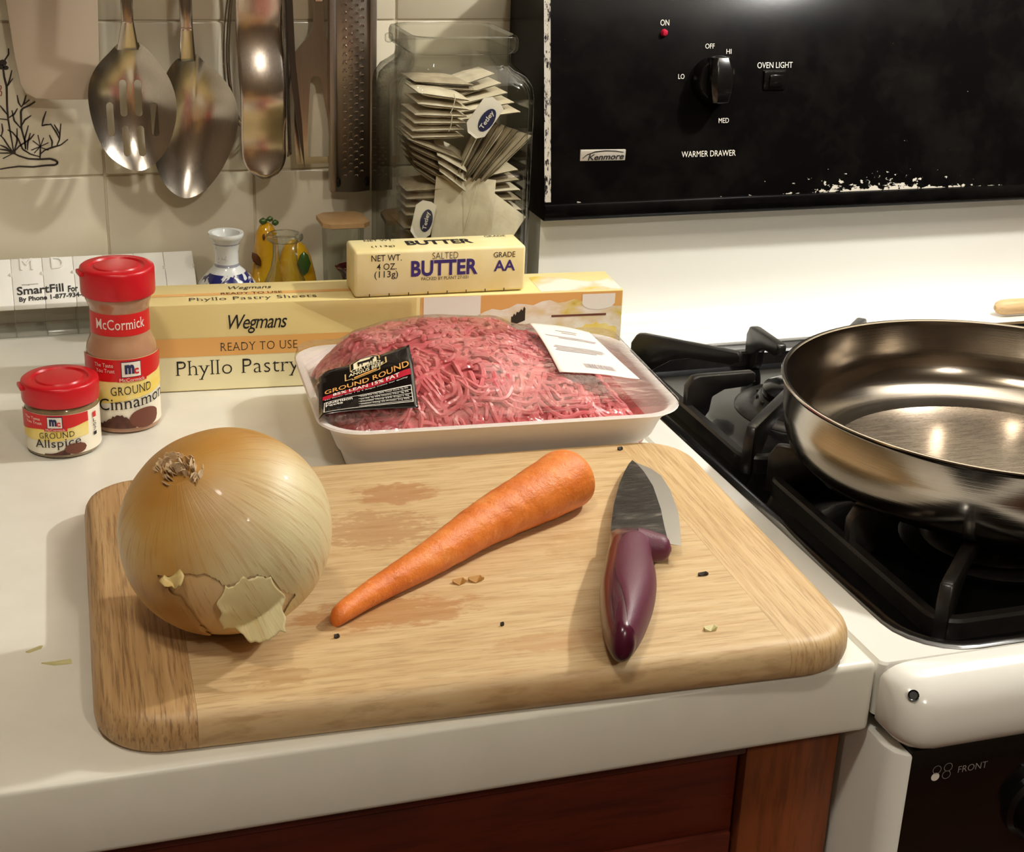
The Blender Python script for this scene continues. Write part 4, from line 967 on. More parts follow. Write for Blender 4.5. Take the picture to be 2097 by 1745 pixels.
lettering('lettering', [('m', .0010, .0066, .0405, .0466, {'bold': .06})], f5, 'ink_navy', bl_); lettering('lettering', [('c', .0062, .0093, .0402, .0440, {'bold': .03})], f5, 'label_red', bl_)
g = G(); columns(g, f3_, lin(-.0038, .0144, 10), .0352, .0381); mk('name_ribbon', g, 'label_red', bl_, smooth=False, recalc=False)
lettering('lettering', [('McCormick', -.0022, .0128, .0356, .0378), ('The Taste', -.0175, -.0055, .0449, .0474), ('You Trust', -.0165, -.0048, .0413, .0438)], f5, 'ink_white', bl_)
lettering('lettering', [('GROUND', -.0080, .0174, .0270, .0325, {'bold': -.006, 'slope': .06, 'serif': .05, 'space': 1.05}), ('Cinnamon', -.0160, .0290, .0180, .0258, {'slope': .10, 'serif': .045, 'space': 1.04})], f3_, 'ink_black', bl_)
g = G(); columns(g, f2_, lin(-.017, .006, 20), .0042, lambda x: .0060+.0072*math.exp(-((x+.004)/.0085)**2)+.0006*math.sin(x*2200)); mk('printed_powder', g, 'spice_brown', bl_, smooth=False, recalc=False)
g = G(); columns(g, f3_, lin(.0022, .0218, 18), lambda x: .0095-.0058*math.sqrt(max(0, 1-((x-.012)/.0098)**2)), lambda x: .0112+.0056*math.sqrt(max(0, 1-((x-.0125)/.0098)**2))); mk('printed_bowl', g, 'spice_bowl', bl_, smooth=False, recalc=False)

ca_ = (-.3562, .3564); ph = -1.5945
aj = thing('allspice_jar', 'short allspice spice jar with red lid, left of the onion', 'spice jar', (ca_[0], ca_[1], 0))
mk('bottle', G().lathe([(0, .0002), (.0190, .0002), (.0212, .0010), (.0219, .0030), (.0219, .0270), (.0217, .0292), (.0208, .0312), (.0200, .0320), (.0200, .0335), (0, .0336)], 64, (ca_[0], ca_[1], 0)), 'dusty_glass_grey', aj)
lid(ca_, .0229, .0318, .0452, aj)
f0, f1, f2_, f3_, f4_, f5 = (cylmap(ca_, r, ph, k) for k in (0, .0003, .0006, .0009, .0011, .0014))
xs = lin(-.034, .034, 40)
g = G(); columns(g, f0, xs, .0030, .0287, 2); bl_ = mk('body_label', g, 'label_cream', aj, recalc=False)
xs2 = lin(-.034, .0155, 30)
g = G(); columns(g, f1, xs2, lambda x: .0115+.1*max(0, x+.01), lambda x: .0280 if x < .015 else .024, 2); mk('yellow_field', g, 'label_yellow', bl_, recalc=False)
g = G(); columns(g, f2_, xs2, lambda x: interp([(-.034, .0165), (-.012, .0195), (.002, .0202), (.0155, .0225)], x), .0287, 2); mk('red_field', g, 'label_red', bl_, recalc=False)
spice_logo(f3_, f4_, -.0087, -.0006, .0208, .0275, bl_, None)
lettering('lettering', [('m', -.0076, -.0034, .0222, .0266, {'bold': .06})], f5, 'ink_navy', bl_); lettering('lettering', [('c', -.0037, -.0013, .0219, .0246, {'bold': .03})], f5, 'label_red', bl_)
g = G(); columns(g, f3_, lin(-.0110, .0022, 8), .0186, .0207); mk('name_ribbon', g, 'label_red', bl_, smooth=False, recalc=False)
lettering('lettering', [('McCormick', -.0098, .0010, .0189, .0205), ('The Taste', -.0245, -.0130, .0252, .0270), ('You Trust', -.0235, -.0120, .0226, .0244)], f5, 'ink_white', bl_)
lettering('lettering', [('GROUND', -.0145, .0060, .0142, .0178, {'bold': -.006, 'slope': .06, 'serif': .05, 'space': 1.05}), ('Allspice', -.0180, .0096, .0068, .0136, {'slope': .08, 'serif': .045, 'space': 1.04})], f3_, 'ink_black', bl_)
g = G(); columns(g, f2_, lin(-.012, .003, 14), .0032, lambda x: .0040+.0030*math.exp(-((x-.002)/.006)**2)); mk('printed_powder', g, 'spice_brown', bl_, smooth=False, recalc=False)
g = G(); columns(g, f3_, lin(-.0002, .0130, 14), lambda x: .0070-.0036*math.sqrt(max(0, 1-((x-.0064)/.0066)**2)), lambda x: .0072+.0032*math.sqrt(max(0, 1-((x-.0064)/.0066)**2))); mk('printed_bowl', g, 'spice_bowl', bl_, smooth=False, recalc=False)
g = G(); columns(g, f2_, [.0195, .0225], .0230, .0265); mk('side_mark', g, 'label_red', bl_, smooth=False, recalc=False)
lettering('lettering', [(s, .0195, .0222, z, z+.0022) for s, z in (('L', .0200), ('0', .0172), ('7', .0144), ('1', .0116))], f2_, 'ink_black', bl_)

# ------------------------------------------------------------------ pastry box
BA_ = rad(-4.316); BXO = Vector((.030, .410, .0003))
bx = thing('pastry_box', 'long pale yellow pastry sheet carton standing behind the meat tray', 'box', BXO, BA_)
BL_, BH, BDp = .346, .0608, .0460
ct = mk('carton', G().box(-BL_, 0, 0, BDp, 0, BH), 'card_cream', bx, bevel=.0008, local=True)
MB = Matrix.Translation(BXO) @ Matrix.Rotation(BA_, 4, 'Z')
bf_ = lambda a, z: MB @ Vector((a, -.00015, z)); bf2 = lambda a, z: MB @ Vector((a, -.0003, z)); bf3 = lambda a, z: MB @ Vector((a, -.00045, z))
bt_ = lambda a, y: MB @ Vector((a, y, BH+.00015)); bt2 = lambda a, y: MB @ Vector((a, y, BH+.0003))
g = G(); columns(g, bf_, [-BL_+.0008, -.145], .0008, .0248); mk('printed_field', g, 'card_pale', ct, smooth=False, recalc=False)
g = G(); columns(g, bf2, [-BL_+.0008, -.175], .0246, .0375); mk('printed_band', g, 'card_orange', ct, smooth=False, recalc=False)
lettering('lettering', [('Wegmans', -.2749, -.2359, .0395, .0528, {'shear': .32, 'bold': .004, 'space': .9})], bf2, 'ink_black', ct, slope=0.0)
lettering('lettering', [('READY TO USE', -.2808, -.2294, .0278, .0336, {'bold': -.012, 'space': 1.08, 'serif': .05})], bf3, 'ink_brown', ct)
lettering('lettering', [('Phyllo Pastry Sheets', -.3106, -.1830, .0080, .0218, {'bold': -.012, 'serif': .055, 'space': 1.06})], bf2, 'ink_black', ct)
g = G(); columns(g, bt_, [-BL_+.0008, -.16], .0185, .0240); mk('printed_band', g, 'card_orange', ct, smooth=False, recalc=False)
lettering('lettering', [('Wegmans', -.2720, -.2430, .0285, .0375, {'shear': .3}), ('Phyllo Pastry Sheets', -.3000, -.2150, .0050, .0140, {'bold': -.01, 'serif': .055, 'space': 1.06})], bt2, 'ink_black', ct)
lettering('lettering', [('READY TO USE', -.2780, -.2370, .0192, .0236)], bt2, 'ink_brown', ct)
# the food picture on the right part of the carton, and the tear strip
g = G(); columns(g, bf_, lin(-.145, -.0008, 12), .0008, lambda x: .0600); mk('printed_photo', g, 'card_orange', ct, smooth=False, recalc=False)
m, nt, b = newmat('photo_cloth'); L(nt, ramp(nt, noise(nt, coords(nt, (1, 1, 2)), 40, 3), [(0.42, C('#efe7d8')), (0.55, C('#e2cfae')), (0.64, C('#dcc66a')), (0.75, C('#b9952f'))]), b.inputs['Base Color']); b.inputs['Roughness'].default_value = 0.35
g = G(); columns(g, bf2, lin(-.118, -.0008, 20), .0008, lambda x: .0440+.010*math.sin((x+.118)*22)+.0015*math.sin(x*310)); mk('printed_photo', g, 'photo_cloth', ct, smooth=False, recalc=False)
g = G(); columns(g, bf2, [-.143, -.103], .0008, .0600); mk('white_strip', g, 'card_white', ct, smooth=False, recalc=False)
g = G(); columns(g, bf3, lin(-.030, -.006, 12), lambda x: .052-.005*math.sqrt(max(0, 1-((x+.018)/.0121)**2)), .0585); mk('printed_dish', g, 'card_white', ct, smooth=False, recalc=False)
g = G(); columns(g, bf3, lin(-.081, -.071, 10), lambda x: .0370+.4*(x+.081), lambda x: .0440+.65*(x+.081)+.0012*math.sin(x*2600)); mk('printed_olive', g, 'scrap_dark', ct, smooth=False, recalc=False)
g = G(); columns(g, bf3, lin(-.052, -.012, 6), .0425, .0440); columns(g, bf3, lin(-.07, -.055, 6), .0335, .0350); mk('printed_crust', g, 'spice_bowl', ct, smooth=False, recalc=False)
g = G(); columns(g, bf3, lin(-.034, -.004, 12), .024, lambda x: .0330+.004*math.sin((x+.034)*104)+.001*math.sin(x*900)); mk('printed_fruit', g, 'label_yellow', ct, smooth=False, recalc=False)
g = G(); columns(g, bt_, lin(-.06, -.0008, 10), .001, lambda x: .0300+.008*math.sin(x*90)); mk('printed_photo', g, 'photo_cloth', ct, smooth=False, recalc=False)
mk('wrapper_tape', G().add([MB @ Vector(p) for p in ((-.232, -.0008, .0605), (-.148, -.0008, .0605), (-.148, -.0008, .036), (-.185, -.0008, .036))], [(0, 1, 2, 3)]), 'tape', bx, smooth=False, recalc=False)

# ------------------------------------------------------------------ butter
BZ = BH+.0003+.0004
bu = thing('butter_stick', 'wrapped stick of salted butter lying on top of the pastry box', 'butter', (-.0995, .4385, BZ), rad(-2.0))
b0, b1 = -.0600, .0597
mk('wrapper', G().box(b0, b1, -.0165, .0150, .0003, .0322), 'butter_paper', bu, bevel=.0022, seg=3, local=True)
MBt = Matrix.Translation(bu.location) @ Matrix.Rotation(rad(-2.0), 4, 'Z')
uf = lambda a, z: MBt @ Vector((a, -.0167, z)); ut = lambda a, y: MBt @ Vector((a, y, .0324))
lettering('lettering', [('SALTED', -.0065, .0115, .0252, .0298, {'bold': -.012})], uf, 'ink_brown', bu)
lettering('lettering', [('BUTTER', -.0212, .0255, .0134, .0246, {'bold': .035, 'space': 1.04})], uf, 'ink_purple', bu)
lettering('lettering', [('NET WT.', -.0485, -.0278, .0252, .0296, {'bold': .004}), ('4 OZ.', -.0448, -.0312, .0192, .0236, {'bold': .004}), ('(113g)', -.0464, -.0302, .0124, .0184, {'bold': .004}), ('PACKED BY PLANT 27-031', -.0140, .0190, .0106, .0128)], uf, 'ink_brown', bu)
lettering('lettering', [('GRADE', .0366, .0520, .0246, .0284, {'bold': .004})], uf, 'ink_brown', bu); lettering('lettering', [('AA', .0370, .0522, .0148, .0226, {'bold': .02})], uf, 'ink_purple', bu)
lettering('lettering', [('NET WT.', -.0485, -.0278, .0080, .0122), ('(113g)', -.0464, -.0302, -.0080, -.0030), ('GRADE', .0366, .0520, .0080, .0120)], ut, 'ink_brown', bu)
lettering('lettering', [('BUTTER', -.0212, .0255, -.0050, .0060, {'bold': .035})], ut, 'ink_black', bu)
g = G()
for k in range(8): g.box(b0+.010+k*.0135, b0+.0106+k*.0135, -.0167, -.0164, .0006, .0026)
mk('measure_marks', g, 'ink_brown', bu, smooth=False, local=True, kind='stuff')

# ------------------------------------------------------------------ pill organizer
OX1, OX0, OY = -.2480, -.4005, .5655
og = thing('pill_organizer', 'white and clear weekly pill organizer against the tiled wall', 'pill organizer', ((OX0+OX1)/2, .578, 0))
pw = (OX1-OX0)/7
mk('base', G().box(OX0, OX1, OY, .5925, .0006, .0225), 'clear_plastic', og, bevel=.0015)
for k in range(8): mk('divider', G().box(OX0+k*pw-.0005 if k else OX0+.0008, OX0+k*pw+.0005 if k < 7 else OX1-.0008, OY+.0008, .5915, .001, .022), 'clear_plastic', og, smooth=False)
mk('tray_floor', G().box(OX0+.001, OX1-.001, OY+.001, .5915, .0002, .0005), 'plastic_white', og, smooth=False)
for k in range(7):
    x0, x1 = OX0+k*pw+.0001, OX0+(k+1)*pw-.0001
    ld = mk('lid', G().prism([(OY-.002, .0228), (OY-.0035, .0268), (OY+.006, .0405), (OY+.011, .0440), (.5895, .0535), (.5925, .0525), (.5925, .0228)], x0, x1, 'yz'), 'plastic_white', og, bevel=.0005)
    mk('thumb_tab', G().tube([((x0+x1)/2+.006*math.cos(a), OY+.0052+.0008, .0395-.0022*math.sin(a)) for a in lin(0.2, pi-.2, 8)], .0007, 6), 'plastic_white', ld)
    mk('divider_rib', G().box(x1-.0012, x1+.0002, OY+.011, .588, .0435, .0462), 'plastic_white', ld, bevel=.0004)
def lidm(x, t): return (x, OY+.011 + (.5895-OY-.011)*t, .0441 + .0095*t + .0006)
def emboss(s, k):
    x0 = OX0+k*pw; v, f = glyphs(s, x0+.0065, x0+pw-.0065, .30, .95); g = G(); g.add([lidm(a, b_) for a, b_ in v], f)
    mk('raised_letter', g, 'plastic_white', og, smooth=False, recalc=False, solid=.0008)
emboss('M', 1); emboss('D', 2)
def ofm(x, z): t = (z-.0268)/(.0405-.0268); return (x, OY-.0035+.0095*t-.0004, z)
lettering('lettering', [('SmartFill', -.3760, -.3435, .0336, .0388, {'bold': .02}), ('For', -.3405, -.3335, .0336, .0376, {'bold': .03}), ('Wegmans', -.3725, -.3610, .0390, .0400), ('By Phone 1-877-934-2475', -.3750, -.3210, .0290, .0328, {'bold': .03})], ofm, 'ink_black', og, slope=.03)

# ------------------------------------------------------------------ small bottles behind the box
m, nt, b = newmat('delft'); v = coords(nt, (1, 1, 1)); sp = N(nt, 'ShaderNodeSeparateXYZ'); L(nt, v, sp.inputs[0])
k = mth(nt, 'MULTIPLY', ramp(nt, noise(nt, coords(nt, (1, 1, 1)), 70, 2, 0.5, 1.5), [(0.49, (0, 0, 0, 1)), (0.53, (1, 1, 1, 1))]), mth(nt, 'LESS_THAN', sp.outputs[2], 0.0565))
z1 = mth(nt, 'MULTIPLY', mth(nt, 'GREATER_THAN', sp.outputs[2], 0.0608), mth(nt, 'LESS_THAN', sp.outputs[2], 0.0628)); z2 = mth(nt, 'MULTIPLY', mth(nt, 'GREATER_THAN', sp.outputs[2], 0.0770), mth(nt, 'LESS_THAN', sp.outputs[2], 0.0778))
neck = mth(nt, 'MULTIPLY', ramp(nt, noise(nt, coords(nt), 260, 3), [(0.58, (0, 0, 0, 1)), (0.64, (0.6, 0.6, 0.6, 1))]), mth(nt, 'MULTIPLY', mth(nt, 'GREATER_THAN', sp.outputs[2], 0.064), mth(nt, 'LESS_THAN', sp.outputs[2], 0.077)))
allk = mth(nt, 'ADD', mth(nt, 'ADD', k, mth(nt, 'MULTIPLY', mth(nt, 'ADD', z1, z2), 0.6)), mth(nt, 'MULTIPLY', neck, .5), True)
L(nt, mix(nt, allk, C('#cfd2cf'), C('#272a63')), b.inputs['Base Color']); b.inputs['Roughness'].default_value = 0.12; b.inputs['Coat Weight'].default_value = 0.4
vx, vy = -.2314, .522
va = thing('delft_vase', 'small blue and white painted porcelain bottle vase behind the pastry box', 'vase', (vx, vy, 0))
mk('body', G().lathe([(0, .0003), (.016, .0003), (.019, .004), (.0225, .014), (.0235, .026), (.0230, .038), (.0205, .0470), (.0165, .0530), (.0118, .0580), (.0090, .0606), (.0084, .0640), (.0086, .0720), (.0098, .0785), (.0122, .0815), (.0128, .0835), (.0124, .0850), (.0100, .0846), (.0075, .0790), (.0066, .0710), (0, .0700)], 48, (vx, vy, 0)), 'delft', va)
fx, fy = -.1895, .522
fl = thing('glass_flask', 'small clear glass flask between the blue vase and the tan lidded jar', 'bottle', (fx, fy, 0))
mk('body', G().lathe([(0, .0004), (.018, .0004), (.0205, .003), (.0210, .014), (.0195, .030), (.0150, .046), (.0105, .0560), (.0088, .0650), (.0086, .0735), (.0096, .0765)], 48, (fx, fy, 0)), 'clear_glass', fl)
mk('lip', G().tube([(fx+.0108*math.cos(a), fy+.0108*math.sin(a), .0795) for a in lin(0, 2*pi, 32)], .0027, 10, False), 'clear_glass', fl)
yf = thing('ceramic_figurine', 'yellow ceramic fruit figurine with green leaf behind the glass flask', 'figurine', (-.182, .568, 0))
def blob(cx, cy, z0, z1, rx, ry, prof, lean=0.0, n=28):
    rs = []
    for t, k in prof:
        z = z0+(z1-z0)*t; rs.append([(cx+lean*t+rx*k*math.cos(2*pi*j/n), cy+ry*k*math.sin(2*pi*j/n), z) for j in range(n)])
    return G().rings(rs)
pear = [(0, .25), (.04, .6), (.15, .9), (.32, 1), (.5, .92), (.66, .74), (.8, .66), (.9, .58), (.97, .36), (1, .1)]
mk('left_fruit', blob(-.1960, .568, 0, .0790, .0130, .013, pear, .001), 'ceramic_yellow', yf)
mk('right_fruit', blob(-.1700, .570, 0, .0640, .0160, .014, [(0, .5), (.06, .85), (.3, 1), (.6, .88), (.8, .72), (.93, .5), (1, .12)], -.004), 'ceramic_yellow', yf)
mk('small_fruit', blob(-.2030, .560, .010, .043, .0085, .007, [(0, .2), (.2, .8), (.5, 1), (.8, .75), (1, .15)], .0), 'ceramic_yellow', yf)
mk('leaf', G().lathe([(0, -.5), (.6, -.35), (1, 0), (.6, .35), (0, .5)], 16).xform(Matrix.Translation((-.1690, .5570, .0485)) @ Matrix.Diagonal((.0052, .0026, .0190, 1))), 'ceramic_green', yf)
for i, (x, z, s) in enumerate(((-.1975, .0800, .0032), (-.1925, .0815, .0026), (-.1885, .0785, .0028))): mk('stem_leaf', G().lathe([(0, -1), (.8, -.5), (1, 0), (.8, .5), (0, 1)], 12).xform(Matrix.Translation((x, .5665, z)) @ Matrix.Diagonal((s, s*.8, s*.9, 1))), 'ceramic_green', yf)
mk('dark_spot', G().lathe([(0, -1), (.8, -.5), (1, 0), (.8, .5), (0, 1)], 14).xform(Matrix.Translation((-.2045, .5575, .0535)) @ Matrix.Rotation(-.5, 4, 'Y') @ Matrix.Diagonal((.0030, .0016, .0065, 1))), 'ceramic_brown', yf)
mk('dark_spot', G().lathe([(0, -1), (.8, -.5), (1, 0), (.8, .5), (0, 1)], 12).xform(Matrix.Translation((-.1985, .5590, .0700)) @ Matrix.Diagonal((.0012, .0012, .0028, 1))), 'ceramic_brown', yf)
gj = thing('lidded_glass', 'narrow clear glass jar with a flat tan lid left of the tea jar', 'jar', (-.1395, .556, 0))
def octo(cx, cy, hx, hy, ch, z): return [(cx-hx+ch, cy-hy, z), (cx+hx-ch, cy-hy, z), (cx+hx, cy-hy+ch, z), (cx+hx, cy+hy-ch, z), (cx+hx-ch, cy+hy, z), (cx-hx+ch, cy+hy, z), (cx-hx, cy+hy-ch, z), (cx-hx, cy-hy+ch, z)]
mk('glass_body', G().rings([octo(-.1395, .556, .0125+.0015*t, .0125+.0015*t, .004, .0005+.0775*t) for t in lin(0, 1, 4)], True, False), 'clear_glass', gj)
mk('lid', G().rings([octo(-.1395, .556, a, a, .0055, z) for a, z in ((.0165, .0785), (.0178, .0792), (.0178, .0825), (.0168, .0832))]), 'tan_wood', gj)
rv = thing('red_bottle', 'tiny dark red flared bottle half hidden by the butter stick', 'bottle', (-.1455, .500, 0))
mk('body', G().lathe([(0, .0003), (.009, .0003), (.0110, .004), (.0110, .030), (.0088, .042), (.0070, .0480), (.0066, .0530), (.0080, .0570), (.0112, .0605), (.0118, .0618), (.0100, .0620), (.005, .0570), (0, .0560)], 32, (-.1455, .500, 0)), 'dark_red_glass', rv)

# ------------------------------------------------------------------ tea jar and tea bags
JC = (-.0655, .5265); 
def sq(h, r, z): return rrect(JC[0]-h, JC[0]+h, JC[1]-h, JC[1]+h, r, z, 7)
tj = thing('tea_jar', 'square clear glass jar full of tea bags beside the stove', 'jar', (JC[0], JC[1], 0))
mk('glass_body', G().rings([sq(.044, .010, .0004), sq(.0485, .012, .002), sq(.0498, .013, .008), sq(.0498, .013, .182), sq(.0488, .014, .190), sq(.0458, .016, .1965), sq(.0405, .016, .2010), sq(.0370, .014, .2040), sq(.0362, .013, .2075), sq(.0362, .013, .2120)], True, False), 'jar_glass', tj)
mk('glass_inner', G().rings([sq(.0455, .010, .0060), sq(.0468, .011, .010), sq(.0468, .011, .182), sq(.0456, .012, .189), sq(.0425, .014, .1945), sq(.0375, .013, .1990), sq(.0345, .012, .2030), sq(.0338, .0115, .2230)], True, False), 'jar_glass', tj)
mk('rim', G().rings([sq(.0362, .013, .2120), sq(.0392, .014, .2128), sq(.0404, .0145, .2150), sq(.0404, .0145, .2215), sq(.0396, .0145, .2238), sq(.0370, .013, .2246), sq(.0338, .0115, .2230)], False, False), 'jar_glass', tj)
mk('hinge_boss', G().lathe([(0, -1), (.8, -.8), (1, -.3), (1, .3), (.8, .8), (0, 1)], 14).xform(Matrix.Translation((JC[0]-.0425, JC[1]+.018, .2165)) @ Matrix.Rotation(pi/2, 4, 'Y') @ Matrix.Diagonal((.0035, .0035, .0030, 1))), 'jar_glass', tj)

def bag_geo(lx=.046, ly=.042, th=.0054, n=7):
    g = G()
    def P(s, t, sg):
        u, v = 2*s-1, 2*t-1; k = (max(0, 1-abs(u)**3.0))**.55 * (max(0, 1-abs(v)**6))**.4
        k *= .85 + .3*mnoise.noise(Vector((u*1.7, v*1.7, 4)))
        return (u*lx/2, v*ly/2, sg*(th/2*k+.00025))
    g.grid(n, n, lambda s, t: P(s, t, 1)); g.grid(n, n, lambda s, t: P(1-s, t, -1))
    return g
bagA = mk('tea_bag', bag_geo(), 'tea_paper', weld=.0004); bagD = mk('tea_bag', bag_geo(), 'tea_dark', weld=.0004)
first = {0: True, 1: True}; CNT = {}
ORD = ['topmost', 'second', 'third', 'fourth', 'fifth', 'sixth', 'seventh', 'eighth']
def bag(x, y, z, ex, ey, label, dark=0, sc=(1, 1, 1)):
    src = (bagA, bagD)[dark]
    if first[dark]: o = src; first[dark] = False
    else: o = src.copy(); COL.objects.link(o)
    ex = Vector(ex).normalized(); ey = Vector(ey); ey = (ey-ex*ex.dot(ey)).normalized(); ez = ex.cross(ey)
    M = Matrix((ex*sc[0], ey*sc[1], ez*sc[2])).transposed().to_4x4(); M.translation = (x, y, z)
    CNT[label] = CNT.get(label, 0)+1; label = label.replace('{}', ORD[CNT[label]-1])
    o.matrix_world = M; return tag(o, label, 'tea bag', 'tea bags in the glass jar')
def tilt(deg): a = rad(deg); return (math.cos(a), 0, math.sin(a))
def strg(name, pts, parent=None):
    return mk(name, G().tube(pts, .00032, 5), 'string', parent)
# upper left tied stack
for k, (z, a, dx) in enumerate(((.1845, -9, .003), (.1775, -7, .003), (.1712, -3, .001), (.1660, -1, .0005), (.1610, 0, -.001), (.1562, 0, -.001))):
    o = bag(-.0855+dx, .506, z, tilt(a), (0.05, 1, 0), '{} white tea bag of the flat upper left stack in the jar', 0, (.82, 1.0, 1.0))
    if k in (0, 2): mk('string', G().tube([(.008, -.0205, .0030), (.009, -.0222, 0), (.0085, -.0225, -.006), (.007, -.0222, -.0105)], .0004, 5), 'string', o, local=True)
# upper right stack behind
for k in range(5): bag(-.060+.0035*k, .535-.004*k, .1865-.0048*k, tilt(18-3*k), (0.15, 1, 0), '{} white tea bag of the slanted top right stack in the jar', 0, (1.05, 1.0, .9))
for k in range(2): bag(-.076+.004*k, .530, .1890-.004*k, tilt(-4), (-.2, 1, 0), '{} creased tea bag lying across the very top of the jar heap', 1, (.95, 1, .9))
# fan of standing bags
for k in range(8):
    q = k/7; a = rad(26+21*q)
    bag(-.0585+.0275*q, .503+.003*(k % 2), .1440-.0075*q, (math.sin(a), 0, math.cos(a)), (.33-.05*q, .94, 0), ['leftmost', 'second', 'third', 'fourth', 'fifth', 'sixth', 'seventh', 'rightmost'][k] + ' tea bag of the fanned row leaning right in the jar', 1 if k < 7 and k % 3 else 0, (1.02, .95, .85))
# slanting bags, left middle
for k in range(5): bag(-.0880+.0015*k, .505+.002*k, .1480-.0066*k, tilt(-22-3*k), (.1, 1, 0), '{} darker tea bag of the slanting left middle pile in the jar', 1, (.95, 1, .9))
for k in range(3): bag(-.0745+.001*k, .498, .1420-.0062*k, tilt(-30-4*k), (.5, .85, 0), '{} pale tea bag end poking out left of the fanned row', 0, (.55, .8, .8))
# lower stacks
for k in range(4): bag(-.0885, .510, .1180-.0062*k, tilt(1-k), (0, 1, 0), '{} tea bag of the flat lower left stack in the jar', 1, (.85, 1, 1))
for k in range(5): bag(-.0455+.001*k, .517, .1245-.0058*k, tilt(10-4*k), (.1, 1, 0), '{} tea bag of the flat lower right stack in the jar', k % 2, (1, 1, 1))
# two big bags flat against the front glass
fb = bag(-.0665, .4865, .0985, (1, 0, -.12), (.0, .18, 1), 'large flat tea bag facing forward at the bottom front of the jar', 0, (.98, 1.32, .45))
strg('string', [(-.058, .4835, .121), (-.0605, .4832, .110), (-.064, .4832, .097), (-.067, .4832, .084)], fb)
bag(-.0470, .4895, .0900, (.80, 0, -.60), (.60, .16, .80), 'large tea bag tilted against the front glass near the stove', 0, (.95, 1.05, .45))
# the ones below, glimpsed through the side of the jar
for k in range(6):
    bag(-.0885, .515, .0880-.0142*k, tilt(RND.uniform(-4, 4)), (0, 1, 0), '{} tea bag of the left column at the bottom of the jar', 1, (.85, 1, 2.4))
    bag(-.0430, .520, .0880-.0142*k, tilt(RND.uniform(-4, 4)), (0, 1, 0), '{} tea bag of the right column at the bottom of the jar', k % 2, (.9, 1, 2.4))
# paper tags
def teatag(x, y, z, ang, w_, h_, label):
    a = rad(ang); e1 = Vector((math.cos(a), 0, math.sin(a))); e2 = Vector((-math.sin(a), .12, math.cos(a))); O_ = Vector((x, y, z))
    fn = lambda p, q, k=0.0: O_ + e1*p + e2*q + Vector((0, -k, 0))
    ch = w_*.28
    ol = [(-w_/2+ch, -h_/2), (w_/2-ch, -h_/2), (w_/2, -h_/2+ch), (w_/2, h_/2-ch*.4), (w_/2-ch, h_/2), (-w_/2+ch, h_/2), (-w_/2, h_/2-ch), (-w_/2, -h_/2+ch)]
    t = thing('tea_tag', label, 'tag', O_, 0, 'paper tags of the tea bags')
    g = G().add([fn(*p) for p in ol], [tuple(range(8))]); c_ = mk('card', g, 'card_white', t, smooth=False, recalc=False, solid=.0004)
    g = G(); n = 18; g.add([fn(w_*.16+w_*.30*math.cos(2*pi*i/n), h_*.30*math.sin(2*pi*i/n), .0006) for i in range(n)], [tuple(range(n))[::-1]]); mk('logo', g, 'ink_navy', c_, smooth=False, recalc=False)
    lettering('lettering', [('Tetley', -h_*.24, h_*.24, -w_*.13, w_*.13, {'bold': .02})], lambda p, q: fn(w_*.16-q, p, .0010), 'ink_white', c_)
teatag(-.0545, .4815, .1700, -38, .017, .030, 'white paper tag with a navy logo above the fanned tea bags')
teatag(-.0975, .4815, .0985, -14, .015, .027, 'white paper tag with a navy logo at the lower left of the jar')

# ------------------------------------------------------------------ hanging utensils
RZ_, RY_ = .430, .560
rl = thing('utensil_rail', 'steel wall rail holding the hanging kitchen utensils', 'rail', (-.24, .59, RZ_))
mk('bar', G().tube([(-.42, RY_, RZ_), (-.08, RY_, RZ_)], .006, 16), 'steel_tong', rl)
for x in (-.40, -.10): mk('bracket', G().tube([(x, RY_, RZ_), (x, .602, RZ_)], .006, 12).lathe([(0, 0), (.014, 0), (.014, .004), (0, .004)], 20, (0, 0, 0)) if False else G().tube([(x, RY_, RZ_), (x, .602, RZ_)], [.006, .012], 12), 'steel_tong', rl)
def hook(x, y):
    mk('hook', G().tube([(x, RY_+.0085*math.sin(a), RZ_+.0085*math.cos(a)) for a in lin(-2.2, 1.6, 10)] + [(x, (RY_+.0085+y)/2, RZ_-.02), (x, y, RZ_-.034), (x, y-.004, RZ_-.040), (x, y-.008, RZ_-.036)], .0016, 8), 'steel_tong', rl)
def strip(pts, y, n=10):
    return pts
def handle(g, x0, z0, x1, z1, w0, w1, y0, y1, th=.0022, n=10):
    rs = []
    for i in range(n+1):
        t = i/n; x, z, w_, y = x0+(x1-x0)*t, z0+(z1-z0)*t, (w0+(w1-w0)*t)/2, y0+(y1-y0)*t
        rs.append([(x-w_, y-th/2, z), (x-w_*.7, y-th*.9, z), (x+w_*.7, y-th*.9, z), (x+w_, y-th/2, z), (x+w_, y+th/2, z), (x-w_, y+th/2, z)])
    return g.rings(rs)
def catmull(P, n=5):
    out = []; m = len(P)
    for i in range(m):
        p0, p1, p2, p3 = P[(i-1) % m], P[i], P[(i+1) % m], P[(i+2) % m]
        for k in range(n):
            t = k/n; out.append(tuple(.5*((2*p1[d]) + (p2[d]-p0[d])*t + (2*p0[d]-5*p1[d]+4*p2[d]-p3[d])*t*t + (3*p1[d]-p0[d]-3*p2[d]+p3[d])*t**3) for d in (0, 1)))
    return out
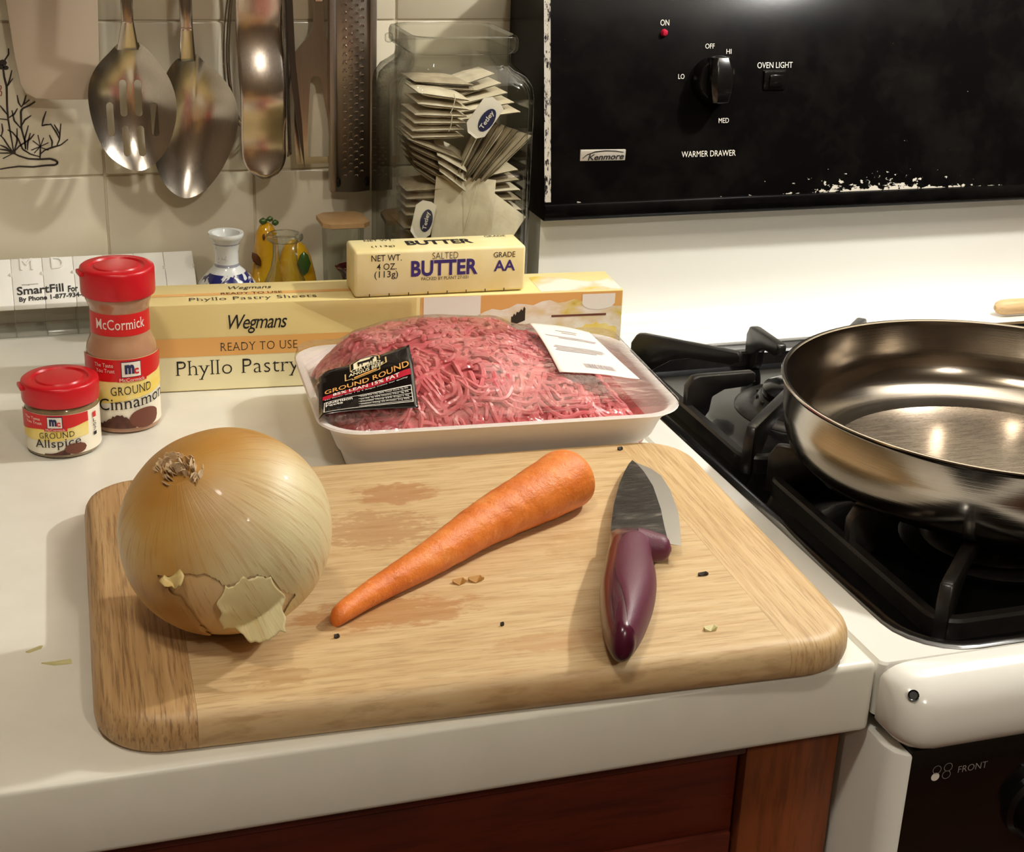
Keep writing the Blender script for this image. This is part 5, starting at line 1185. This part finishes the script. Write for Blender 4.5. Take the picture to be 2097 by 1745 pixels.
def bowl(ol, c, y0, depth, th=.0011, yfun=None):
    ol = catmull(ol); rs = []
    ss = [1, .96, .9, .8, .65, .5, .33, .16, .02]
    yf_ = lambda x, z, s: y0 + depth*(1-s**2.2) + (yfun(x, z) if yfun else 0)
    for s in ss[::-1]: rs.append([(c[0]+(p[0]-c[0])*s, yf_(c[0]+(p[0]-c[0])*s, c[1]+(p[1]-c[1])*s, s)+th, c[1]+(p[1]-c[1])*s) for p in ol])
    for s in ss: rs.append([(c[0]+(p[0]-c[0])*s, yf_(c[0]+(p[0]-c[0])*s, c[1]+(p[1]-c[1])*s, s), c[1]+(p[1]-c[1])*s) for p in ol])
    return G().rings(rs)
hang = 'kitchen utensils hanging on the wall rail'
# plastic turner
t = thing('plastic_turner', 'plain off-white plastic turner hanging leftmost on the tiled wall', 'spatula', (-.337, .583, .17), 0, hang); hook(-.336, .583)
ol = [(-.3690, .262), (-.3672, .2377), (-.3643, .1990), (-.3620, .1810), (-.3590, .1745), (-.3525, .1708), (-.3400, .1698), (-.3180, .1694), (-.3110, .1712), (-.3085, .1770), (-.3072, .2100), (-.3062, .2378), (-.3055, .262), (-.3180, .278), (-.3290, .285), (-.3450, .285), (-.3570, .278)]
mk('blade', G().prism(ol, .5815, .5845), 'turner_plastic', t, bevel=.001)
mk('handle', handle(G(), -.337, .284, -.336, .398, .016, .018, .582, .582, .005), 'turner_plastic', t, bevel=.0005)
# slotted spoon
t = thing('slotted_spoon', 'brushed steel slotted spoon hanging in front of the solid spoon', 'spoon', (-.287, .572, .121), 0, hang); hook(-.287, .566)
ol = [(-.2838, .2120), (-.2770, .2078), (-.2690, .1985), (-.2610, .1850), (-.2572, .1690), (-.2590, .1530), (-.2650, .1370), (-.2745, .1255), (-.2860, .1208), (-.2970, .1248), (-.3078, .1350), (-.3145, .1510), (-.3176, .1690), (-.3165, .1830), (-.3110, .1945), (-.3020, .2040), (-.2935, .2115)]
bwl = mk('bowl', bowl(ol, (-.2873, .166), .566, .013), 'steel_spoon', t)
cts = []
for x, z0, z1 in ((-.2930, .1839, .1575), (-.2825, .1837, .1573), (-.3028, .1684, .1449), (-.2720, .1678, .1441), (-.2927, .1514, .1306), (-.2822, .1511, .1303)):
    o_ = []
    for k in range(9): a = pi*k/8; o_.append((x+.0025*math.cos(a), z0-.0025+.0025*math.sin(a)))
    for k in range(9): a = pi+pi*k/8; o_.append((x+.0025*math.cos(a), z1+.0025+.0025*math.sin(a)))
    cts.append(mk('cutter', G().prism(o_, .55, .60), 'steel_spoon', smooth=False))
for c_ in cts:
    c_.parent = None
# cutters live in room space, the bowl in its thing's space: keep both in place
bpy.context.view_layer.update(); cut(bwl, cts)
mk('handle', handle(G(), -.2886, .2105, -.2880, .2265, .0100, .0080, .5660, .5590).__class__() if False else handle(G(), -.2888, .2060, -.2887, .2270, .0150, .0080, .5675, .5580), 'steel_spoon', t, bevel=.0004)
mk('handle', handle(G(), -.2887, .2268, -.2875, .398, .0080, .0120, .5580, .5660), 'steel_spoon', t, bevel=.0004)
# solid spoon
t = thing('solid_spoon', 'large solid steel spoon hanging partly behind the slotted spoon', 'spoon', (-.245, .580, .097), 0, hang); hook(-.2478, .573)
ol = [(-.2415, .2010), (-.2350, .1955), (-.2250, .1870), (-.2160, .1740), (-.2120, .1600), (-.2130, .1460), (-.2180, .1310), (-.2270, .1145), (-.2390, .1015), (-.2530, .0968), (-.2650, .1050), (-.2720, .1200), (-.2735, .1370), (-.2715, .1560), (-.2670, .1760), (-.2600, .1910), (-.2525, .1985)]
mk('bowl', bowl(ol, (-.243, .150), .578, .013), 'steel_spoon', t)
mk('handle', handle(G(), -.2470, .1960, -.2477, .2210, .0120, .0086, .5790, .5690), 'steel_spoon', t, bevel=.0004)
mk('handle', handle(G(), -.2477, .2208, -.2482, .398, .0086, .0120, .5690, .5730), 'steel_spoon', t, bevel=.0004)
# whisk
t = thing('wire_whisk', 'thin steel wire whisk hanging behind the steel tongs', 'whisk', (-.196, .588, .14), 0, hang); hook(-.196, .586)
for k in range(6):
    a = pi*k/6; pts = []
    for i in range(29):
        q = 2*pi*i/28 - pi/2; zz = .150+.15*((1-math.cos(q+pi/2))/2) if False else None
    pts = []
    for i in range(31):
        s = -1+2*i/30; wv = math.sin(pi*(1-abs(s))**.0 * 0) ; prog = 1-abs(s); rr_ = .0245*math.sin(pi*min(1, .06+.94*abs(s))**.85) * (1 if s >= 0 else -1)
        z = .140 + .185*abs(s)**1.35; pts.append((-.196+rr_*math.cos(a), .586+rr_*math.sin(a)*.42, z))
    mk('wire', G().tube(pts, .0007, 6), 'steel_spoon', t)
mk('handle', G().tube([(-.196, .586, .318), (-.196, .586, .33), (-.196, .586, .398)], [.004, .006, .006], 14), 'steel_spoon', t)
# tongs
t = thing('steel_tongs', 'wide brushed steel tongs with rounded tip hanging between spoon and skewer', 'tongs', (-.197, .572, .112), 0, hang); hook(-.198, .565)
def tong_pt(s, q):
    z = .1124 + (.300-.1124)*q; xl = -.2112-.0035*q-.0*q; xr = -.1787-.003*q; 
    if z < .130:
        k = math.sqrt(max(0.0, 1-((.130-z)/.0178)**2)); cx = (xl+xr)/2; xl = cx+(xl-cx)*k; xr = cx+(xr-cx)*k
    x = xl+(xr-xl)*s; y = .5665 + .004*math.sin((z-.112)*2*pi/.085) - .012*max(0, (z-.20)/.10)*0 - .0035*(1-(2*s-1)**2)*.6
    return (x, y, z)
mk('blade', G().grid(14, 64, tong_pt), 'steel_tong', t, recalc=False, solid=.0012)
mk('flange', G().grid(2, 30, lambda s, q: (-.1785-.003*q+.0042*s, .5655+.009*s, .128+.172*q)), 'steel_spoon', t, recalc=False, solid=.001)
mk('arm', handle(G(), -.198, .298, -.198, .398, .026, .014, .5660, .5650), 'steel_tong', t, bevel=.0004)
# skewer
t = thing('metal_skewer', 'dark flat pointed skewer hanging right of the tongs', 'skewer', (-.169, .580, .116), 0, hang); hook(-.1735, .579)
mk('blade', G().prism([(-.1768, .300), (-.1757, .2382), (-.1737, .1947), (-.1690, .1500), (-.1634, .1163), (-.1650, .1500), (-.1692, .1947), (-.1707, .2382), (-.1712, .300)], .5785, .5805), 'steel_dark', t, smooth=False)
mk('handle', handle(G(), -.1740, .298, -.1735, .398, .0056, .0070, .5795, .5795), 'steel_dark', t, bevel=.0004)
# slotted turner
t = thing('slotted_turner', 'steel turner with one long slot hanging left of the grater', 'spatula', (-.152, .588, .118), 0, hang); hook(-.1498, .583)
ol = [(-.1535, .2372), (-.1538, .2230), (-.1550, .2170), (-.1580, .2115), (-.1640, .2050), (-.1687, .1995), (-.1690, .1800), (-.1692, .1368), (-.1680, .1172), (-.1352, .1172), (-.1356, .1359), (-.1360, .1800), (-.1361, .1997), (-.1410, .2050), (-.1445, .2100), (-.1460, .2153), (-.1463, .2230), (-.1462, .2372)]
pl_ = mk('blade', G().prism(ol, .5870, .5884), 'steel_tong', t, smooth=False)
o_ = [(-.1529+.0040*math.cos(pi*k/10), .1785+.0040*math.sin(pi*k/10)) for k in range(11)] + [(-.1590, .1480), (-.1594, .1225), (-.1425, .1225), (-.1440, .1500)][::1]
cc_ = mk('cutter', G().prism(o_, .58, .60), 'steel_tong', smooth=False); bpy.context.view_layer.update(); cut(pl_, [cc_])
mk('handle', handle(G(), -.1499, .2365, -.1498, .398, .0073, .0120, .5876, .5830), 'steel_tong', t, bevel=.0004)
# rasp grater
t = thing('rasp_grater', 'long narrow steel rasp grater hanging behind the tea jar', 'grater', (-.127, .585, .0957), 0, hang); hook(-.1265, .577)
mk('plate', G().grid(10, 2, lambda s, q: (-.1400+.0290*s, .5860-.0035*math.sin(pi*s), .0957+.2843*q)), 'steel_grater', t, recalc=False, solid=.0009)
for x in (-.1408, -.1102): mk('side_rail', G().box(x-.0026, x+.0026, .5820, .5895, .0957, .380), 'steel_grater', t, bevel=.0012)
gt = G()
for i in range(44):
    for j, x in enumerate((-.1320, -.1277, -.1234, -.1190)):
        z = .108+.0060*i + (.003 if j % 2 else 0); yy = .5860-.0035*math.sin(pi*(x+.1400)/.0290)-.0006
        gt.tube([(x-.0014, yy, z), (x-.0008, yy-.0012, z+.0012), (x+.0008, yy-.0012, z+.0012), (x+.0014, yy, z)], .0005, 5)
mk('teeth', gt, 'steel_tong', t, recalc=False, kind='stuff')
for x in (-.1370, -.1150): mk('rivet_hole', G().lathe([(0, .0008), (.0020, .0006), (.0022, 0), (0, 0)][::-1], 12).xform(Matrix.Translation((x, .5828, .1035)) @ Matrix.Rotation(pi/2, 4, 'X') @ Matrix.Diagonal((.9, 1.8, 1, 1))), 'knob_black', t)
mk('handle', handle(G(), -.1265, .376, -.1265, .400, .024, .016, .583, .579, .006), 'knob_black', t, bevel=.001)
